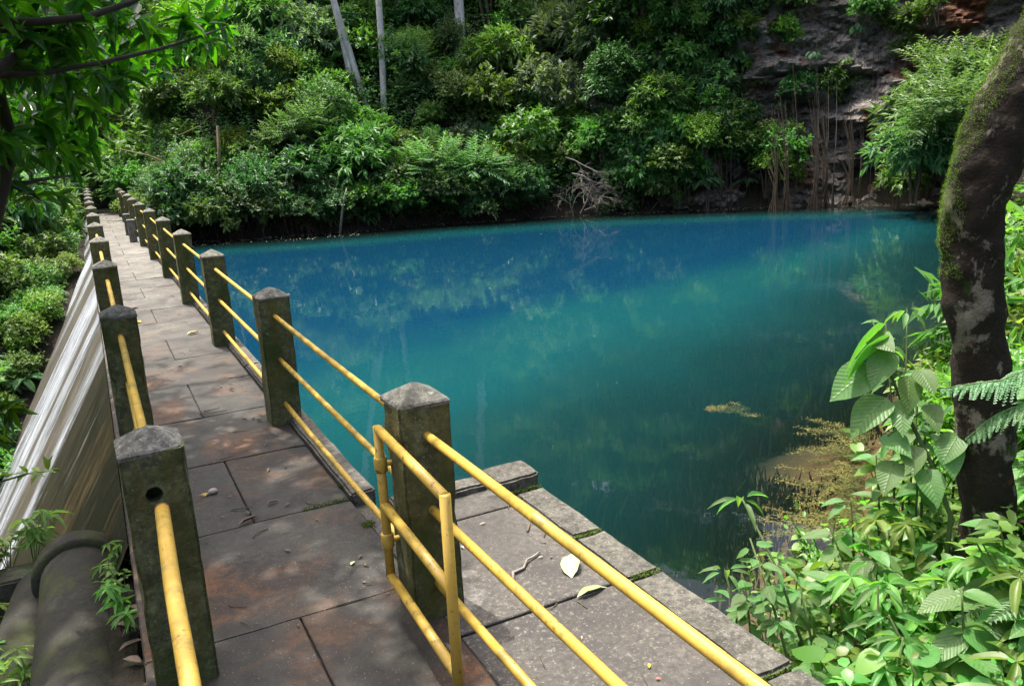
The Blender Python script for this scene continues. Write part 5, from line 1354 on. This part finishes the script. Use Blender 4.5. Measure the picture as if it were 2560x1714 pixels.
def weed_raft(name_lab, starts, outd, n, lmin, lmax, per):
    t = thing('floating_weed', name_lab, 'weed', (starts[0][0], starts[0][1], WL)); o0 = np.array([starts[0][0], starts[0][1], 0.])
    st = MB(); lf = MB()
    for i in range(n):
        k = rw.uniform(0, len(starts) - 1.001); a = np.array(starts[int(k)]); b = np.array(starts[int(k) + 1]); p = np.array([*(a + (b - a) * (k % 1)), 0.]) - o0
        ang = math.atan2(outd[1], outd[0]) + rw.normal(0, .55); l = rw.uniform(lmin, lmax); cv = rw.normal(0, .7)
        s_ = np.linspace(0, 1, 7); an = ang + cv * s_
        P_ = p + np.stack([np.cumsum(np.cos(an)) * l / 7, np.cumsum(np.sin(an)) * l / 7, -.012 + .018 * s_ * rw.uniform(.3, 1)], 1)
        st.tube(P_, np.linspace(.0022, .001, 7), 4, False)
        m_ = per; u = rw.random(m_); Q_ = np.stack([np.interp(u, s_, P_[:, c]) for c in range(3)], 1) + rw.normal(0, .022, (m_, 3)) * np.array([1, 1, .2])
        lf.leaves(Q_, np.stack([rw.normal(0, 1, m_), rw.normal(0, 1, m_), rw.normal(0, .2, m_)], 1), np.tile(UP, (m_, 1)) + .5 * rdir(m_), rw.uniform(.010, .028, m_), .008, T_FAR)
    tag(st.build('strands', MAT['straw'], t, True), kind='stuff'); tag(lf.build('leaflets', MAT['weed_gold'], t), kind='stuff')
weed_raft('feathery golden weed floating in a tangle against the near bank', [(4.45, 1.05), (4.0, .75), (3.5, .35), (3.0, .0), (2.6, -.2)], (-.6, .8), 60, .22, .62, 190)
weed_raft('small separate golden patch of floating weed farther out', [(4.05, 2.0), (3.85, 2.1)], (-.8, .35), 12, .15, .38, 150)
fk = MB(); P = []
while len(P) < 1500:
    x, y = rw.uniform(.3, 21.5), rw.uniform(8, 23.2)
    if inside(x, y):
        d = shore_d(x, y)
        pr = 1.0 if d < .9 else (.5 if d < 1.8 and x < 6 else .0015)
        if y < 12 and d < 2: pr = .02
        if rw.random() < pr * (1.0 if noise.noise((x * .9, y * .9, 0)) > -.1 else .25): P.append((x, y, WL + .004))
P = np.array(P); n = len(P)
fk.leaves(P, np.stack([rw.normal(0, 1, n), rw.normal(0, 1, n), np.zeros(n)], 1), np.tile(UP, (n, 1)), rw.uniform(.02, .07, n), .022, T_FAR)
tag(fk.build('floating_leaves', MAT['fleck']), 'pale flecks of fallen leaves drifting along the far shore', 'leaves', kind='stuff')
# ------------------------------------------------------------------ litter on the walkway and landing
def fallen_leaf(x, y, L, w, rot, mat, lab, z=.006, name='fallen_leaf'):
    o = obj(name, MB().leaves([(-L / 2, 0, .002)], [(1, 0, .06)], [(0, .1, 1)], L, w, big_leaf_template(7, 0, .10, .16)).mesh(name, True), MAT[mat])
    o.location = (x, y, z); o.rotation_euler = (random.uniform(-.1, .1), random.uniform(-.1, .1), rot)
    return tag(o, lab, 'leaf')
fallen_leaf(.64, -.43, .20, .085, 1.05, 'pale_leaf', 'large pale green fallen leaf lying on the landing slab')
fallen_leaf(.60, -.66, .16, .035, .1, 'pale_leaf', 'narrow pale leaf lying flat along the landing joint')
fallen_leaf(-.18, .11, .035, .02, .8, 'pale_leaf', 'tiny green leaf on the brown walkway slab near the gate')
fallen_leaf(-.67, 7.9, .12, .05, .4, 'yellow_leaf', 'yellow leaf on the sunlit walkway, farther of two')
fallen_leaf(-.68, 6.9, .12, .05, 2.0, 'yellow_leaf', 'yellow leaf on the sunlit walkway, nearer of two')
fallen_leaf(-.2, 5.83, .14, .06, .2, 'yellow_leaf', 'orange yellow leaf beside the foot of a lakeside post')
fallen_leaf(-.51, .83, .12, .03, .35, 'dead_leaf', 'curled dark dead leaf at the end of the walkway joint')
fallen_leaf(-.36, .98, .07, .02, .3, 'dead_leaf', 'small grey dead leaf right of the walkway joint')
def fallen_twig(pts, r, lab, mat='bark_brown'):
    b = np.array(pts[0]); o = MB().tube(np.array(pts) - b, np.linspace(r, r * .5, len(pts)), 6).build('twig', MAT[mat], smooth=True); o.location = tuple(b)
    return tag(o, lab, 'twig')
fallen_twig([(.36, -.42, .008), (.39, -.36, .012), (.45, -.345, .010), (.49, -.30, .016), (.53, -.285, .012), (.58, -.26, .012)], .008, 'crooked pale twig lying on the landing slab', 'twig_grey')
fallen_twig([(.63, -.05, .006), (.66, -.01, .010), (.68, .02, .007)], .006, 'short thick twig stub near the landing ledge', 'dead_leaf')
fallen_twig([(.67, -.14, .005), (.70, -.10, .007), (.72, -.08, .005)], .003, 'fine curved twig bit between the landing leaf and ledge')
sd_ = thing('seed_pod', 'pale oval seed pod with dry stalk lying on the walkway', 'seed', (-.62, 1.31, .012))
P = [(-.025, 0, 0), (-.018, 0, 0), (-.004, 0, 0), (.012, 0, 0), (.022, 0, 0), (.027, 0, 0)]
MB().tube(P, [.003, .012, .018, .017, .011, .002], 12).build('pod', MAT['seed'], sd_, True)
MB().leaves([(-.025, 0, -.006)] * 3, [(-1, .2, 0), (-1, -.4, 0), (-.8, -.9, 0)], [(0, 0, 1)] * 3, [.05, .04, .035], .014, T_LEAF).build('stalk', MAT['yellow_leaf'], sd_)
rd = random.Random(8)
LITW = []
for i in range(70):
    y = 9.5 * rd.random() ** 1.4 - .3; x = rd.uniform(-.8, -.13) if rd.random() < .55 else rd.uniform(-.22, -.1)
    LITW.append((x, y))
for i, (x, y) in enumerate(LITW):
    if i % 3 == 0:
        a = rd.uniform(0, 6.28); l = rd.uniform(.04, .13)
        o = fallen_twig([(x, y, .006), (x + l * .5 * math.cos(a), y + l * .5 * math.sin(a), .009), (x + l * math.cos(a + .3), y + l * math.sin(a + .3), .006)], rd.uniform(.0018, .0035), 'small dark twig bit among the litter on the walkway')
    else:
        o = fallen_leaf(x, y, rd.uniform(.02, .055), rd.uniform(.008, .018), rd.uniform(0, 6.28), 'dead_leaf', 'small dry leaf scrap among the litter on the walkway')
    o['group'] = 'litter on the walkway'
for i in range(26):
    x = rd.uniform(.16, .9); y = rd.uniform(-1.6, .35)
    if i % 2: o = fallen_leaf(x, y, rd.uniform(.015, .035), rd.uniform(.006, .014), rd.uniform(0, 6.28), rd.choice(['dead_leaf', 'yellow_leaf', 'red_bud', 'seed']), 'tiny scrap of dry leaf on the landing slab')
    else:
        a = rd.uniform(0, 6.28); l = rd.uniform(.03, .07); o = fallen_twig([(x, y, .006), (x + l * math.cos(a), y + l * math.sin(a), .006)], .0025, 'tiny twig bit on the landing slab')
    o['group'] = 'litter on the landing'
for i in range(12):
    x = rd.uniform(-1.14, -1.08); y = rd.uniform(-.2, 1.6)
    o = fallen_leaf(x, y, rd.uniform(.08, .16), rd.uniform(.03, .05), rd.uniform(0, 6.28), 'dead_leaf', 'brown dead leaf caught between the pipe and the posts', z=-.22); o['group'] = 'dead leaves beside the pipe'
